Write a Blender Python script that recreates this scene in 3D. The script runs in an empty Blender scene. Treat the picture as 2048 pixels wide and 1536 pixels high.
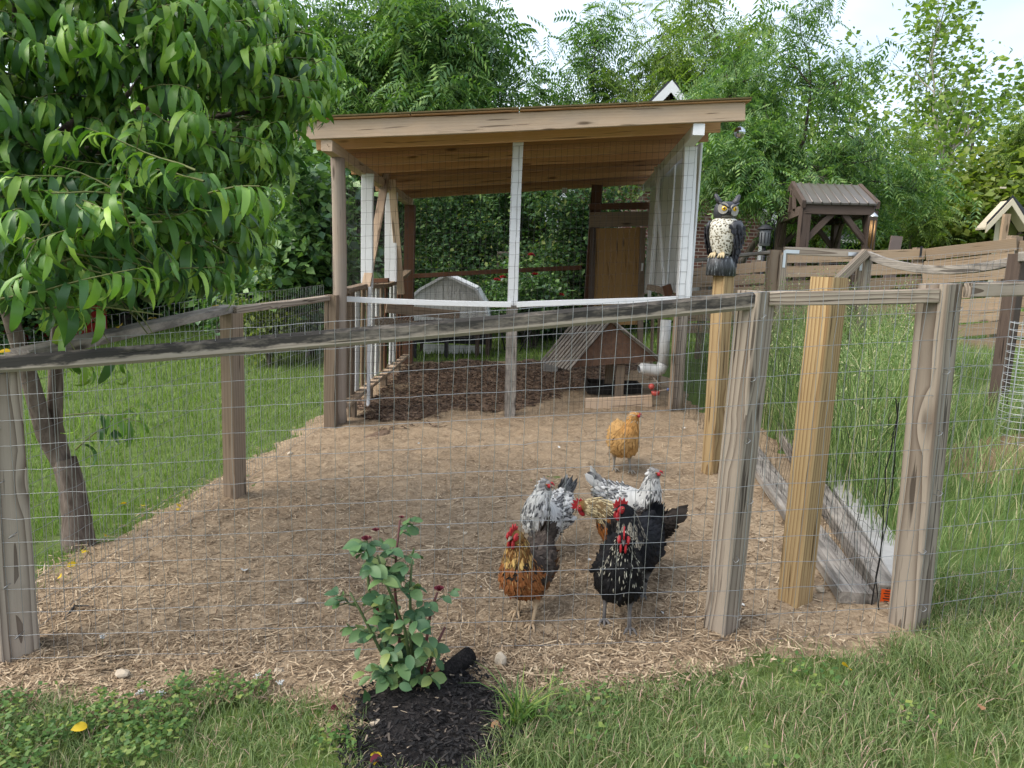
import bpy, bmesh, math, random
import numpy as np
from mathutils import Vector, Matrix, Euler

sc = bpy.context.scene
COL = sc.collection
# ------------------------------------------------------------------ camera
F_PX, PITCH, ROLL, CAM_Z = 1480.0, math.radians(8.8), math.radians(2.1), 1.42
_F = Vector((0, math.cos(PITCH), -math.sin(PITCH)))
_R0 = Vector((1, 0, 0)); _U0 = Vector((0, math.sin(PITCH), math.cos(PITCH)))
_CX = _R0 * math.cos(ROLL) + _U0 * math.sin(ROLL)
_CY = -_R0 * math.sin(ROLL) + _U0 * math.cos(ROLL)
cam_d = bpy.data.cameras.new('camera'); cam = bpy.data.objects.new('camera', cam_d); COL.objects.link(cam)
cam_d.sensor_width = 36.0; cam_d.lens = 36.0 * F_PX / 2048.0; cam_d.clip_start = 0.05; cam_d.clip_end = 600
cam.matrix_world = Matrix(((_CX.x, _CY.x, -_F.x, 0), (_CX.y, _CY.y, -_F.y, 0), (_CX.z, _CY.z, -_F.z, CAM_Z), (0, 0, 0, 1)))
sc.camera = cam
# ------------------------------------------------------------------ sky, sun, exposure
SUN_EL, SUN_AZ = math.radians(46), math.radians(-108)      # azimuth measured from +Y towards +X
wd = bpy.data.worlds.new('World'); sc.world = wd; wd.use_nodes = True
nt = wd.node_tree; nt.nodes.clear()
_out = nt.nodes.new('ShaderNodeOutputWorld'); _bg = nt.nodes.new('ShaderNodeBackground')
_sky = nt.nodes.new('ShaderNodeTexSky'); _sky.sky_type = 'NISHITA'; _sky.sun_disc = False
_sky.sun_elevation = SUN_EL; _sky.sun_rotation = SUN_AZ; _sky.air_density = 1.0; _sky.dust_density = 3.0; _sky.ozone_density = 1.0
_tc = nt.nodes.new('ShaderNodeTexCoord'); _mp = nt.nodes.new('ShaderNodeMapping'); _mp.inputs['Scale'].default_value = (1.0, 1.0, 2.6)
_mp.inputs['Location'].default_value = (0.35, 0.1, 0.2)
_ns = nt.nodes.new('ShaderNodeTexNoise'); _ns.inputs['Scale'].default_value = 1.6; _ns.inputs['Detail'].default_value = 5
_rp = nt.nodes.new('ShaderNodeValToRGB'); _rp.color_ramp.elements[0].position = 0.36; _rp.color_ramp.elements[1].position = 0.66
_rp.color_ramp.elements[0].color = (.30, .30, .30, 1); _rp.color_ramp.elements[1].color = (.95, .95, .95, 1)
_mx = nt.nodes.new('ShaderNodeMix'); _mx.data_type = 'RGBA'; _mx.inputs[7].default_value = (5.7, 6.2, 6.9, 1)   # thin bright cloud
nt.links.new(_tc.outputs['Generated'], _mp.inputs['Vector']); nt.links.new(_mp.outputs[0], _ns.inputs['Vector'])
nt.links.new(_ns.outputs[0], _rp.inputs[0]); nt.links.new(_rp.outputs[0], _mx.inputs[0])
nt.links.new(_sky.outputs[0], _mx.inputs[6]); nt.links.new(_mx.outputs[2], _bg.inputs[0])
_bg.inputs[1].default_value = 0.10; nt.links.new(_bg.outputs[0], _out.inputs[0])
sun_d = bpy.data.lights.new('sun', 'SUN'); sun_d.energy = 1.5; sun_d.angle = math.radians(48); sun_d.color = (1.0, .95, .87)
sun = bpy.data.objects.new('sun', sun_d); COL.objects.link(sun)
_sd = Vector((math.sin(SUN_AZ) * math.cos(SUN_EL), math.cos(SUN_AZ) * math.cos(SUN_EL), math.sin(SUN_EL)))
sun.rotation_euler = _sd.to_track_quat('Z', 'Y').to_euler()
sc.view_settings.view_transform = 'Standard'; sc.view_settings.look = 'None'
sc.view_settings.gamma = 1.0; sc.view_settings.use_curve_mapping = False
sc.view_settings.exposure = 1.52

# ------------------------------------------------------------------ pixel helpers (photo is 2048 x 1536)
def ray(px, py):
    u = (px - 1024) / F_PX; v = (768 - py) / F_PX
    return _F + _CX * u + _CY * v
def _sp(t, k): return np.log1p(np.exp(np.clip(t / k, -40, 40))) * k
def Hn(x, y):
    """terrain height (arrays or scalars)"""
    x = np.asarray(x, float); y = np.asarray(y, float)
    z = .05 * np.clip(x, -2.5, 9) + .02 * (_sp(y - 2.5, .3) - _sp(y - 14, .5)) + .07 * (_sp(x - 1.2, .3) - _sp(x - 9, .5))
    return z
def H(x, y): return float(Hn(x, y))
def at(px, py, Y):
    d = ray(px, py); return Vector((0, 0, CAM_Z)) + d * (Y / d.y)
def G(px, py):
    d = ray(px, py); t = 1.0
    while t < 60:
        p = d * t
        if CAM_Z + p.z <= H(p.x, p.y): break
        t += .01
    return Vector((p.x, p.y, H(p.x, p.y)))

# ------------------------------------------------------------------ object helpers
def link(o, parent=None):
    COL.objects.link(o)
    if parent is not None:
        o.parent = parent; o.matrix_parent_inverse = parent.matrix_basis.inverted()
    return o
def tag(o, label=None, cat=None, group=None, kind=None):
    if label: o['label'] = label
    if cat: o['category'] = cat
    if group: o['group'] = group
    if kind: o['kind'] = kind
    return o
def thing(name, label, cat, loc=(0, 0, 0), group=None, rot=(0, 0, 0)):
    o = bpy.data.objects.new(name, None); o.empty_display_size = .1
    o.matrix_basis = Matrix.Translation(Vector(loc)) @ Euler(rot).to_matrix().to_4x4()
    COL.objects.link(o); return tag(o, label, cat, group)
def npmesh(name, V, F, mat=None, col=None, smooth=False):
    """V (n,3); F (m,k) with k = 3 or 4, or a list of such arrays"""
    me = bpy.data.meshes.new(name)
    Fs = F if isinstance(F, list) else [F]
    Fs = [np.asarray(f, np.int32) for f in Fs if len(f)]
    V = np.asarray(V, np.float32)
    nl = sum(f.size for f in Fs); npoly = sum(len(f) for f in Fs)
    me.vertices.add(len(V)); me.loops.add(nl); me.polygons.add(npoly)
    me.vertices.foreach_set('co', V.ravel())
    me.loops.foreach_set('vertex_index', np.concatenate([f.ravel() for f in Fs]))
    tot = np.concatenate([np.full(len(f), f.shape[1], np.int32) for f in Fs])
    me.polygons.foreach_set('loop_start', np.concatenate([[0], np.cumsum(tot)[:-1]]).astype(np.int32))
    me.polygons.foreach_set('loop_total', tot)
    if smooth: me.polygons.foreach_set('use_smooth', np.ones(npoly, bool))
    if col is not None:
        a = me.attributes.new('Col', 'FLOAT_COLOR', 'POINT')
        c = np.ones((len(V), 4), np.float32); c[:, :3] = col; a.data.foreach_set('color', c.ravel())
    me.update(calc_edges=True)
    if mat: me.materials.append(mat)
    return me
def nobj(name, V, F, mat=None, parent=None, col=None, smooth=False):
    return link(bpy.data.objects.new(name, npmesh(name, V, F, mat, col, smooth)), parent)

class MB:
    """small mesh builder"""
    def __init__(s): s.v = []; s.f = []; s.m = []; s.sm = []
    def add(s, vs, fs, m=0, sm=False):
        b = len(s.v); s.v += [tuple(v) for v in vs]; s.f += [tuple(i + b for i in f) for f in fs]
        s.m += [m] * len(fs); s.sm += [sm] * len(fs)
    def box(s, lo, hi, m=0):
        (a, b, c), (d, e, f) = lo, hi
        s.add([(a,b,c),(d,b,c),(d,e,c),(a,e,c),(a,b,f),(d,b,f),(d,e,f),(a,e,f)],
              [(0,3,2,1),(4,5,6,7),(0,1,5,4),(1,2,6,5),(2,3,7,6),(3,0,4,7)], m)
    def tube(s, pts, rad, n=8, m=0, cap=True, sm=True, flat=None):
        pts = [Vector(p) for p in pts]; k = len(pts)
        if not hasattr(rad, '__len__'): rad = [rad] * k
        ref = None; rings = []
        for i, p in enumerate(pts):
            t = (pts[min(i + 1, k - 1)] - pts[max(i - 1, 0)])
            if t.length < 1e-9: t = Vector((0, 0, 1))
            t.normalize()
            if ref is None: ref = Vector((0, 0, 1)) if abs(t.z) < .9 else Vector((1, 0, 0))
            u = (ref - t * ref.dot(t)); 
            if u.length < 1e-6: u = t.orthogonal()
            u.normalize(); w = t.cross(u); ref = u
            fx, fy = flat or (1, 1)
            rings.append([p + (u * math.cos(a) * fx + w * math.sin(a) * fy) * rad[i] for a in (2 * math.pi * j / n for j in range(n))])
        vs = [v for r in rings for v in r]; fs = []
        for i in range(k - 1):
            for j in range(n):
                a = i * n + j; b = i * n + (j + 1) % n; fs.append((a, b, b + n, a + n))
        if cap: fs += [tuple(range(n))[::-1], tuple((k - 1) * n + j for j in range(n))]
        s.add(vs, fs, m, sm)
    def lathe(s, prof, n=16, m=0, origin=(0, 0, 0), sm=True, sx=1, sy=1):
        o = Vector(origin); vs = []; fs = []
        for r, z in prof:
            for j in range(n):
                a = 2 * math.pi * j / n; vs.append(o + Vector((r * math.cos(a) * sx, r * math.sin(a) * sy, z)))
        for i in range(len(prof) - 1):
            for j in range(n):
                a = i * n + j; b = i * n + (j + 1) % n; fs.append((a, b, b + n, a + n))
        fs += [tuple(range(n))[::-1], tuple((len(prof) - 1) * n + j for j in range(n))]
        s.add(vs, fs, m, sm)
    def ball(s, c, r, n=10, k=7, m=0, sc=(1, 1, 1)):
        c = Vector(c); vs = []; fs = []
        for i in range(k + 1):
            t = math.pi * i / k
            for j in range(n):
                a = 2 * math.pi * j / n
                vs.append(c + Vector((math.sin(t) * math.cos(a) * sc[0], math.sin(t) * math.sin(a) * sc[1], math.cos(t) * sc[2])) * r)
        for i in range(k):
            for j in range(n):
                a = i * n + j; b = i * n + (j + 1) % n; fs.append((a, a + n, b + n, b))
        s.add(vs, fs, m, True)
    def prism(s, poly, ex, m=0):
        """poly: 3D points (planar), ex: extrusion vector"""
        ex = Vector(ex); n = len(poly); vs = [Vector(p) for p in poly] + [Vector(p) + ex for p in poly]
        s.add(vs, [tuple(range(n))[::-1], tuple(range(n, 2 * n))] + [(i, (i + 1) % n, (i + 1) % n + n, i + n) for i in range(n)], m)
    def build(s, name, mats, parent=None, M=None, loc=None):
        me = bpy.data.meshes.new(name); me.from_pydata(s.v, [], s.f)
        if not isinstance(mats, (list, tuple)): mats = [mats]
        for x in mats: me.materials.append(x)
        me.polygons.foreach_set('material_index', s.m); me.polygons.foreach_set('use_smooth', s.sm)
        bm = bmesh.new(); bm.from_mesh(me); bmesh.ops.recalc_face_normals(bm, faces=bm.faces); bm.to_mesh(me); bm.free()
        me.update(); o = bpy.data.objects.new(name, me)
        if M is not None: o.matrix_basis = M
        elif loc is not None: o.matrix_basis = Matrix.Translation(Vector(loc))
        return link(o, parent)

_rb = random.Random(5)
def frame(p0, p1, up=(0, 0, 1)):
    p0 = Vector(p0); p1 = Vector(p1); x = (p1 - p0).normalized(); u = Vector(up)
    z = u - x * u.dot(x)
    if z.length < 1e-4: u = Vector((0, 1, 0)); z = u - x * u.dot(x)
    z.normalize(); y = z.cross(x)
    return Matrix(((x.x, y.x, z.x, p0.x), (x.y, y.y, z.y, p0.y), (x.z, y.z, z.z, p0.z), (0, 0, 0, 1)))
def beam(name, p0, p1, w, h, mat, parent=None, up=(0, 0, 1), cham=.004, wob=.002, sag=0.0, seg=None, round_=0):
    """a board or post from p0 to p1; w across, h along 'up'; its own mesh with length along local X"""
    p0 = Vector(p0); p1 = Vector(p1); L = (p1 - p0).length; M = frame(p0, p1, up)
    c = min(cham, w * .3, h * .3); hw, hh = w / 2, h / 2
    if round_:
        prof = [(hw * math.cos(a), hh * math.sin(a)) for a in (2 * math.pi * i / round_ for i in range(round_))]
    else:
        prof = [(hw, -hh + c), (hw, hh - c), (hw - c, hh), (-hw + c, hh), (-hw, hh - c), (-hw, -hh + c), (-hw + c, -hh), (hw - c, -hh)]
    n = len(prof); k = seg or max(2, int(L / .18) + 1); vs = []; fs = []
    ph = _rb.random() * 6
    for i in range(k + 1):
        t = i / k; x = L * t
        dy = wob * math.sin(ph + x * 2.1) * 2 + _rb.uniform(-wob, wob) * .4
        dz = wob * math.cos(ph * 1.7 + x * 1.7) * 2 - sag * 4 * t * (1 - t)
        if i in (0, k): dy *= .3; dz *= .3
        for a, b in prof: vs.append((x, a + dy + _rb.uniform(-.3, .3) * wob, b + dz + _rb.uniform(-.3, .3) * wob))
    for i in range(k):
        for j in range(n):
            a = i * n + j; b = i * n + (j + 1) % n; fs.append((a, b, b + n, a + n))
    fs += [tuple(range(n))[::-1], tuple(k * n + j for j in range(n))]
    mb = MB(); mb.add(vs, fs, 0, bool(round_)); return mb.build(name, mat, parent, M)

def wires(name, lines, r, mat, parent, n=3):
    """many thin wires (list of (k,3) arrays) joined in one mesh"""
    V = []; Fq = []; b = 0
    for pts in lines:
        pts = np.asarray(pts, float); k = len(pts)
        t = np.gradient(pts, axis=0); t /= np.linalg.norm(t, axis=1)[:, None] + 1e-12
        ref = np.array([0, 0, 1.]) if abs(t[0, 2]) < .8 else np.array([0.3, 1., 0])
        u = ref - t * (t @ ref)[:, None]; u /= np.linalg.norm(u, axis=1)[:, None]; w = np.cross(t, u)
        for j in range(n):
            a = 2 * math.pi * j / n; V.append(pts + (u * math.cos(a) + w * math.sin(a)) * r)
        i = np.arange(k - 1)
        for j in range(n):
            a = b + j * k + i; c = b + ((j + 1) % n) * k + i
            Fq.append(np.stack([a, c, c + 1, a + 1], 1))
        b += k * n
    o = nobj(name, np.concatenate(V), np.concatenate(Fq), mat, parent, smooth=True)
    o['kind'] = 'stuff'; return o
# ------------------------------------------------------------------ materials
class NT:
    def __init__(s, name):
        s.m = bpy.data.materials.new(name); s.m.use_nodes = True; s.t = s.m.node_tree; s.t.nodes.clear()
        s.out = s.n('OutputMaterial'); s.bsdf = s.n('BsdfPrincipled'); s.l(s.bsdf.outputs[0], s.out.inputs[0])
    def n(s, typ, **k):
        x = s.t.nodes.new('ShaderNode' + typ)
        for a, b in k.items(): setattr(x, a, b)
        return x
    def l(s, a, b): s.t.links.new(a, b)
    def set(s, node, **k):
        for a, b in k.items():
            i = node.inputs[a.replace('_', ' ')]
            if hasattr(b, 'is_output'): s.l(b, i)
            else: i.default_value = b
        return node
    def math(s, op, a, b=0.0, c=None, clamp=False):
        x = s.n('Math', operation=op, use_clamp=clamp)
        for i, v in enumerate((a, b) if c is None else (a, b, c)):
            if hasattr(v, 'is_output'): s.l(v, x.inputs[i])
            else: x.inputs[i].default_value = v
        return x.outputs[0]
    def noise(s, vec, scale, detail=3, rough=.55, dist=0):
        x = s.n('TexNoise'); s.set(x, Scale=scale, Detail=detail, Roughness=rough, Distortion=dist)
        if vec is not None: s.l(vec, x.inputs['Vector'])
        return x.outputs[0]
    def ramp(s, fac, stops, interp='LINEAR'):
        x = s.n('ValToRGB'); cr = x.color_ramp; cr.interpolation = interp
        while len(cr.elements) < len(stops): cr.elements.new(.5)
        for e, (p, c) in zip(cr.elements, stops):
            e.position = p; e.color = (*c, 1) if len(c) == 3 else c
        s.l(fac, x.inputs[0]); return x.outputs[0]
    def mix(s, fac, a, b, mode='MIX'):
        x = s.n('Mix', data_type='RGBA', blend_type=mode)
        for i, v in ((0, fac), (6, a), (7, b)):
            if hasattr(v, 'is_output'): s.l(v, x.inputs[i])
            else: x.inputs[i].default_value = v if i == 0 else ((*v, 1) if len(v) == 3 else v)
        return x.outputs[2]
    def coord(s, kind='Object', scale=(1, 1, 1), rnd=True):
        c = s.n('TexCoord').outputs[kind]
        if rnd:
            oi = s.n('ObjectInfo'); o = s.math('MULTIPLY', oi.outputs['Random'], 37.0)
            cb = s.n('CombineXYZ'); s.l(o, cb.inputs[0]); s.l(o, cb.inputs[1]); s.l(o, cb.inputs[2])
            a = s.n('VectorMath', operation='ADD'); s.l(c, a.inputs[0]); s.l(cb.outputs[0], a.inputs[1]); c = a.outputs[0]
        m = s.n('Mapping'); m.inputs['Scale'].default_value = scale; s.l(c, m.inputs[0]); return m.outputs[0]
    def bump(s, h, strength=.4, dist=.01):
        b = s.n('Bump'); s.set(b, Strength=strength, Distance=dist, Height=h); s.l(b.outputs[0], s.bsdf.inputs['Normal'])
    def fin(s, col, rough=.8, spec=.3, metal=0):
        s.set(s.bsdf, Base_Color=col if hasattr(col, 'is_output') else (*col, 1), Roughness=rough, Metallic=metal)
        s.bsdf.inputs['Specular IOR Level'].default_value = spec; return s.m

def wood(name, light, dark, ring=.55, grey=(.3, .28, .26), grey_amt=.4, ringw=.007, black=0.0, rough=.82, band=None):
    n = NT(name); c = n.n('TexCoord').outputs['Object']; oi = n.n('ObjectInfo').outputs['Random']
    sx = n.n('SeparateXYZ'); n.l(c, sx.inputs[0]); X, Y, Z = sx.outputs
    off = n.math('MULTIPLY', oi, 31.0)
    cb = n.n('CombineXYZ'); n.l(n.math('ADD', n.math('MULTIPLY', X, 1.3), off), cb.inputs[0]); n.l(n.math('MULTIPLY', Y, 4.5), cb.inputs[1]); n.l(n.math('MULTIPLY', Z, 4.5), cb.inputs[2])
    lo = n.noise(cb.outputs[0], 1.0, 2)
    kb = n.n('CombineXYZ'); n.l(n.math('ADD', n.math('MULTIPLY', X, 2.2), off), kb.inputs[0]); n.l(n.math('MULTIPLY', Y, 9.), kb.inputs[1]); n.l(n.math('MULTIPLY', Z, 9.), kb.inputs[2])
    vo = n.n('TexVoronoi'); n.set(vo, Vector=kb.outputs[0], Scale=1.0); kd = vo.outputs['Distance']
    knot = n.math('SUBTRACT', 1.0, n.math('MULTIPLY', kd, 3.2), clamp=True)
    # distance from a pith line off the board centre -> growth rings that run out into cathedral figures
    py = n.math('ADD', Y, n.math('MULTIPLY_ADD', oi, .06, -.05)); pz = n.math('ADD', Z, n.math('MULTIPLY_ADD', n.math('FRACT', n.math('MULTIPLY', oi, 7.3)), .06, -.01))
    r = n.math('SQRT', n.math('ADD', n.math('MULTIPLY', py, py), n.math('MULTIPLY', pz, pz)))
    r = n.math('ADD', r, n.math('MULTIPLY', lo, .024)); r = n.math('ADD', r, n.math('MULTIPLY', knot, .018)); r = n.math('ADD', r, n.math('MULTIPLY', X, .006))
    rg = n.math('FRACT', n.math('DIVIDE', r, ringw)); rg = n.math('POWER', rg, 2.2)
    fb = n.n('CombineXYZ'); n.l(n.math('ADD', n.math('MULTIPLY', X, 5.), off), fb.inputs[0]); n.l(n.math('MULTIPLY', Y, 230.), fb.inputs[1]); n.l(n.math('MULTIPLY', Z, 230.), fb.inputs[2])
    fib = n.noise(fb.outputs[0], 1.0, 3)
    cbk = n.n('CombineXYZ'); n.l(n.math('ADD', n.math('MULTIPLY', X, 1.6), off), cbk.inputs[0]); n.l(n.math('MULTIPLY', Y, 42.), cbk.inputs[1]); n.l(n.math('MULTIPLY', Z, 42.), cbk.inputs[2])
    crk = n.noise(cbk.outputs[0], 1.0, 2); crack = n.ramp(crk, [(.325, (1, 1, 1)), (.365, (0, 0, 0))])
    blo = n.noise(c, 3.0, 3); bl2 = n.noise(cb.outputs[0], 2.3, 4)
    col = n.mix(n.math('MULTIPLY', rg, ring), light, dark)
    col = n.mix(n.math('MULTIPLY', n.ramp(bl2, [(.35, (0, 0, 0)), (.7, (1, 1, 1))]), grey_amt), col, grey)
    col = n.mix(n.math('MULTIPLY', fib, .5), col, n.mix(.55, col, dark))
    col = n.mix(n.ramp(kd, [(.07, (.85, .85, .85)), (.16, (0, 0, 0))]), col, tuple(v * .32 for v in dark))
    col = n.mix(n.math('MULTIPLY', crack, .75), col, tuple(v * .25 for v in dark))
    if black:
        mo = n.noise(cb.outputs[0], 3.5, 5, .7)
        bm_ = n.ramp(mo, [(.42, (0, 0, 0)), (.62, (1, 1, 1))])
        if band:      # mildew runs along one edge of the board
            zz = n.math('ADD', Z, n.math('MULTIPLY_ADD', n.noise(cb.outputs[0], 4.0, 4, .7), .05, -.025)); bd = n.math('MULTIPLY', n.ramp(n.math('ADD', zz, .5), [(.5 + band[0] - .006, (0, 0, 0)), (.5 + band[0], (1, 1, 1))]), n.ramp(n.math('ADD', zz, .5), [(.5 + band[1], (1, 1, 1)), (.5 + band[1] + .006, (0, 0, 0))])); bm_ = n.math('MULTIPLY', bd, n.math('MULTIPLY_ADD', n.ramp(mo, [(.28, (0, 0, 0)), (.5, (1, 1, 1))]), .8, .2))
        col = n.mix(n.math('MULTIPLY', bm_, black), col, (.028, .026, .024))
    col = n.mix(n.math('MULTIPLY', blo, .25), col, n.mix(1., col, (.55, .53, .5), 'MULTIPLY'))
    vr = n.math('MULTIPLY_ADD', n.math('FRACT', n.math('MULTIPLY', oi, 13.7)), .42, .76); vc = n.n('CombineColor'); n.l(vr, vc.inputs[0]); n.l(vr, vc.inputs[1]); n.l(vr, vc.inputs[2]); col = n.mix(1., col, vc.outputs[0], 'MULTIPLY')
    h = n.math('ADD', n.math('MULTIPLY', rg, .35), n.math('MULTIPLY', fib, .6)); h = n.math('SUBTRACT', h, n.math('MULTIPLY', crack, 2.0))
    n.bump(h, .55, .003); return n.fin(col, rough, .2)
def paint(name, col=(.78, .79, .80), under=(.32, .27, .22), wear=.25):
    n = NT(name); c = n.coord('Object', (3, 40, 40)); c2 = n.coord('Object', (1, 1, 1))
    st = n.noise(c, 1.0, 4); bl = n.noise(c2, 9., 5, .7); pk = n.noise(c2, 26., 4, .7); lo = n.noise(c2, 2.2, 3)
    k = n.mix(st, col, tuple(v * .84 for v in col))
    k = n.mix(n.math('MULTIPLY', lo, .28), k, (.50, .49, .45))
    k = n.mix(n.math('MULTIPLY', n.ramp(n.math('ADD', n.math('MULTIPLY', bl, .6), n.math('MULTIPLY', pk, .4)), [(.56, (0, 0, 0)), (.66, (1, 1, 1))]), wear), k, under)
    n.bump(st, .3, .002); return n.fin(k, .55, .35)
def plain(name, col, rough=.6, spec=.3, metal=0, var=.25, scale=14, bump=0.15):
    n = NT(name); c = n.coord('Object'); a = n.noise(c, scale, 4); k = n.mix(n.math('MULTIPLY', a, var * 2), col, tuple(v * .55 for v in col))
    if bump: n.bump(n.noise(c, scale * 5, 3), bump, .004)
    return n.fin(k, rough, spec, metal)
def leafmat(name, stops, trans=.42, rough=.45, spec=.35, tint=(.9, 1.1, .35)):
    n = NT(name); g = n.n('NewGeometry').outputs['Random Per Island']; oi = n.n('ObjectInfo').outputs['Random']
    f = n.math('FRACT', n.math('ADD', g, n.math('MULTIPLY', oi, 5.77)))
    k = n.ramp(f, stops); lo = n.noise(n.n('TexCoord').outputs['Object'], 1.3, 2)
    k = n.mix(n.math('MULTIPLY', lo, .35), k, n.mix(1., k, (.6, .66, .6), 'MULTIPLY'))
    n.fin(k, rough, spec)
    t = n.n('BsdfTranslucent'); n.l(n.mix(1., k, tint, 'MULTIPLY'), t.inputs[0])
    ms = n.n('MixShader'); ms.inputs[0].default_value = trans; n.l(n.bsdf.outputs[0], ms.inputs[1]); n.l(t.outputs[0], ms.inputs[2]); n.l(ms.outputs[0], n.out.inputs[0])
    return n.m
def attrmat(name, rough=.7, spec=.2, bump=0):
    n = NT(name); a = n.n('Attribute'); a.attribute_name = 'Col'
    if bump: n.bump(n.noise(n.coord('Object', (1, 1, 1), False), 60, 3), bump, .003)
    return n.fin(a.outputs['Color'], rough, spec)

def barkmat(name, a, b, sc=1.0):
    n = NT(name); c = n.coord('Object', (14 * sc, 14 * sc, 3.5 * sc)); x = n.noise(c, 1.0, 5, .65, .6); lo = n.noise(n.coord('Object'), 3, 3)
    k = n.mix(n.ramp(x, [(.36, (0, 0, 0)), (.64, (1, 1, 1))]), a, b); k = n.mix(n.math('MULTIPLY', lo, .5), k, n.mix(1., k, (.6, .62, .55), 'MULTIPLY'))
    n.bump(x, .8, .015); return n.fin(k, .9, .15)

M = {}
M['grey'] = wood('weathered_grey_wood', (.40, .335, .265), (.095, .064, .044), .95, (.31, .285, .255), .25, .0145)
M['greyb'] = wood('weathered_grey_wood_mildew', (.36, .325, .28), (.15, .12, .095), .7, (.29, .27, .255), .5, .018, black=.55)
M['mildew'] = wood('blackened_rail_wood', (.33, .285, .23), (.13, .10, .075), .6, (.24, .215, .19), .5, .012, black=.97, band=(-.012, .028))
M['pole'] = wood('barkless_pole_wood', (.31, .25, .20), (.19, .14, .105), .4, (.29, .26, .225), .5, .02)
M['yellow'] = wood('new_treated_pine', (.40, .285, .145), (.155, .085, .034), 1.0, (.34, .26, .15), .25, .0135)
M['brown'] = wood('brown_stained_wood', (.15, .072, .040), (.07, .032, .018), .5, (.12, .07, .045), .4, .015)
M['tan'] = wood('tan_fence_wood', (.335, .24, .155), (.195, .125, .072), .5, (.275, .225, .175), .5, .018)
M['brwood'] = wood('weathered_brown_board', (.29, .215, .15), (.125, .085, .055), .7, (.25, .21, .17), .4, .02)
M['pine'] = wood('clean_rafter_pine', (.54, .31, .16), (.40, .205, .095), .45, (.47, .30, .17), .3, .018)
M['fascia'] = wood('pale_fascia_pine', (.58, .43, .30), (.42, .285, .18), .4, (.39, .325, .265), .5, .02, black=.05)
M['pinel'] = wood('pale_rafter_pine', (.62, .375, .20), (.46, .25, .12), .45, (.52, .34, .2), .3, .014)
M['pined'] = wood('dark_rafter_pine', (.42, .235, .12), (.30, .15, .07), .45, (.36, .22, .13), .3, .016)
M['ply'] = wood('orange_plywood', (.42, .25, .10), (.31, .17, .065), .35, (.35, .22, .10), .4, .04)
M['osb'] = plain('brown_strand_board', (.21, .125, .085), .85, .1, var=.8, scale=22, bump=.6)
M['dark'] = wood('dark_stained_post', (.105, .075, .058), (.055, .038, .03), .5, (.10, .08, .07), .4, .008)
M['white'] = paint('white_paint'); M['whitew'] = paint('worn_white_paint', (.70, .69, .66), (.34, .29, .24), .7)
M['cream'] = plain('cream_siding', (.60, .52, .39), .75, .2, var=.12)
M['galv'] = plain('galvanised_wire', (.36, .37, .38), .42, .5, .75, var=.2, bump=0)
M['dwire'] = plain('dull_dark_wire', (.055, .052, .05), .6, .3, .3, var=.2, bump=0)
M['net'] = plain('black_plastic_net', (.012, .012, .012), .5, .35, bump=0)
M['wwire'] = plain('white_coated_wire', (.62, .63, .64), .4, .4, .4, bump=0)
M['steel'] = plain('zinc_bracket', (.62, .64, .66), .35, .5, .85, bump=.1)
M['black'] = plain('black_metal', (.018, .018, .02), .5, .4, .2, bump=.1)
M['greyplast'] = plain('grey_plastic', (.16, .165, .17), .5, .4, var=.15)
M['pvc'] = plain('white_pvc', (.62, .62, .60), .35, .45, var=.35, scale=6, bump=.1)
M['red'] = plain('faded_red_plastic', (.52, .085, .065), .4, .4, var=.3)
M['blue'] = plain('blue_cap', (.15, .2, .4), .4, .4)
M['concrete'] = plain('concrete_block', (.30, .285, .26), .9, .1, var=.4, scale=10, bump=.6)
M['rock'] = plain('pale_stone', (.50, .42, .32), .85, .2, var=.4, scale=9, bump=.5)
M['roofmoss'] = plain('mossy_roof_edge', (.16, .125, .06), .9, .1, var=.7, scale=20, bump=.5)
M['shingle'] = plain('dark_shingle', (.055, .058, .065), .9, .1, var=.6, scale=30, bump=.6)
M['metalroof'] = plain('brown_metal_roof', (.165, .145, .13), .42, .45, .3, var=.25, scale=3, bump=.05)
M['silver'] = plain('mirror_tile', (.75, .78, .8), .12, .5, 1.0, var=.3, scale=60, bump=0)
M['bark'] = barkmat('tree_bark', (.045, .037, .030), (.14, .12, .10))
M['peachbark'] = barkmat('peach_bark', (.075, .055, .045), (.20, .16, .135), 1.6)
M['palebark'] = barkmat('pale_bark', (.22, .20, .175), (.42, .39, .34))
M['peach'] = leafmat('peach_leaf', [(0, (0.041, 0.102, 0.035)), (.35, (0.069, 0.161, 0.046)), (.65, (0.122, 0.255, 0.052)), (.86, (0.224, 0.396, 0.069)), (1, (0.400, 0.581, 0.096))], .30, .42, .45)
M['ailanthus'] = leafmat('pinnate_leaf', [(0, (0.062, 0.137, 0.056)), (.5, (0.135, 0.244, 0.081)), (1, (0.285, 0.410, 0.122))], .38)
M['maple'] = leafmat('maple_leaf', [(0, (0.095, 0.161, 0.049)), (.5, (0.192, 0.287, 0.072)), (1, (0.361, 0.456, 0.114))], .42)
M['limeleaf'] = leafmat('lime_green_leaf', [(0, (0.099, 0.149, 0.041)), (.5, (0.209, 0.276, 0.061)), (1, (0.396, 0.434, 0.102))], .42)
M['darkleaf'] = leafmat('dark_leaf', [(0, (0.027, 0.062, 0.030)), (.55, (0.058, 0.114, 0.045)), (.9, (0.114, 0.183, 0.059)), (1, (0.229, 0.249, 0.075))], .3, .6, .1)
M['pearleaf'] = leafmat('glossy_pear_leaf', [(0, (0.048, 0.109, 0.052)), (.5, (0.100, 0.198, 0.074)), (1, (0.238, 0.375, 0.118))], .3, .35, .5)
M['woodleaf'] = leafmat('woodland_leaf', [(0, (0.055, 0.113, 0.044)), (.5, (0.129, 0.217, 0.069)), (1, (0.301, 0.377, 0.111))], .35, .6, .15)
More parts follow.
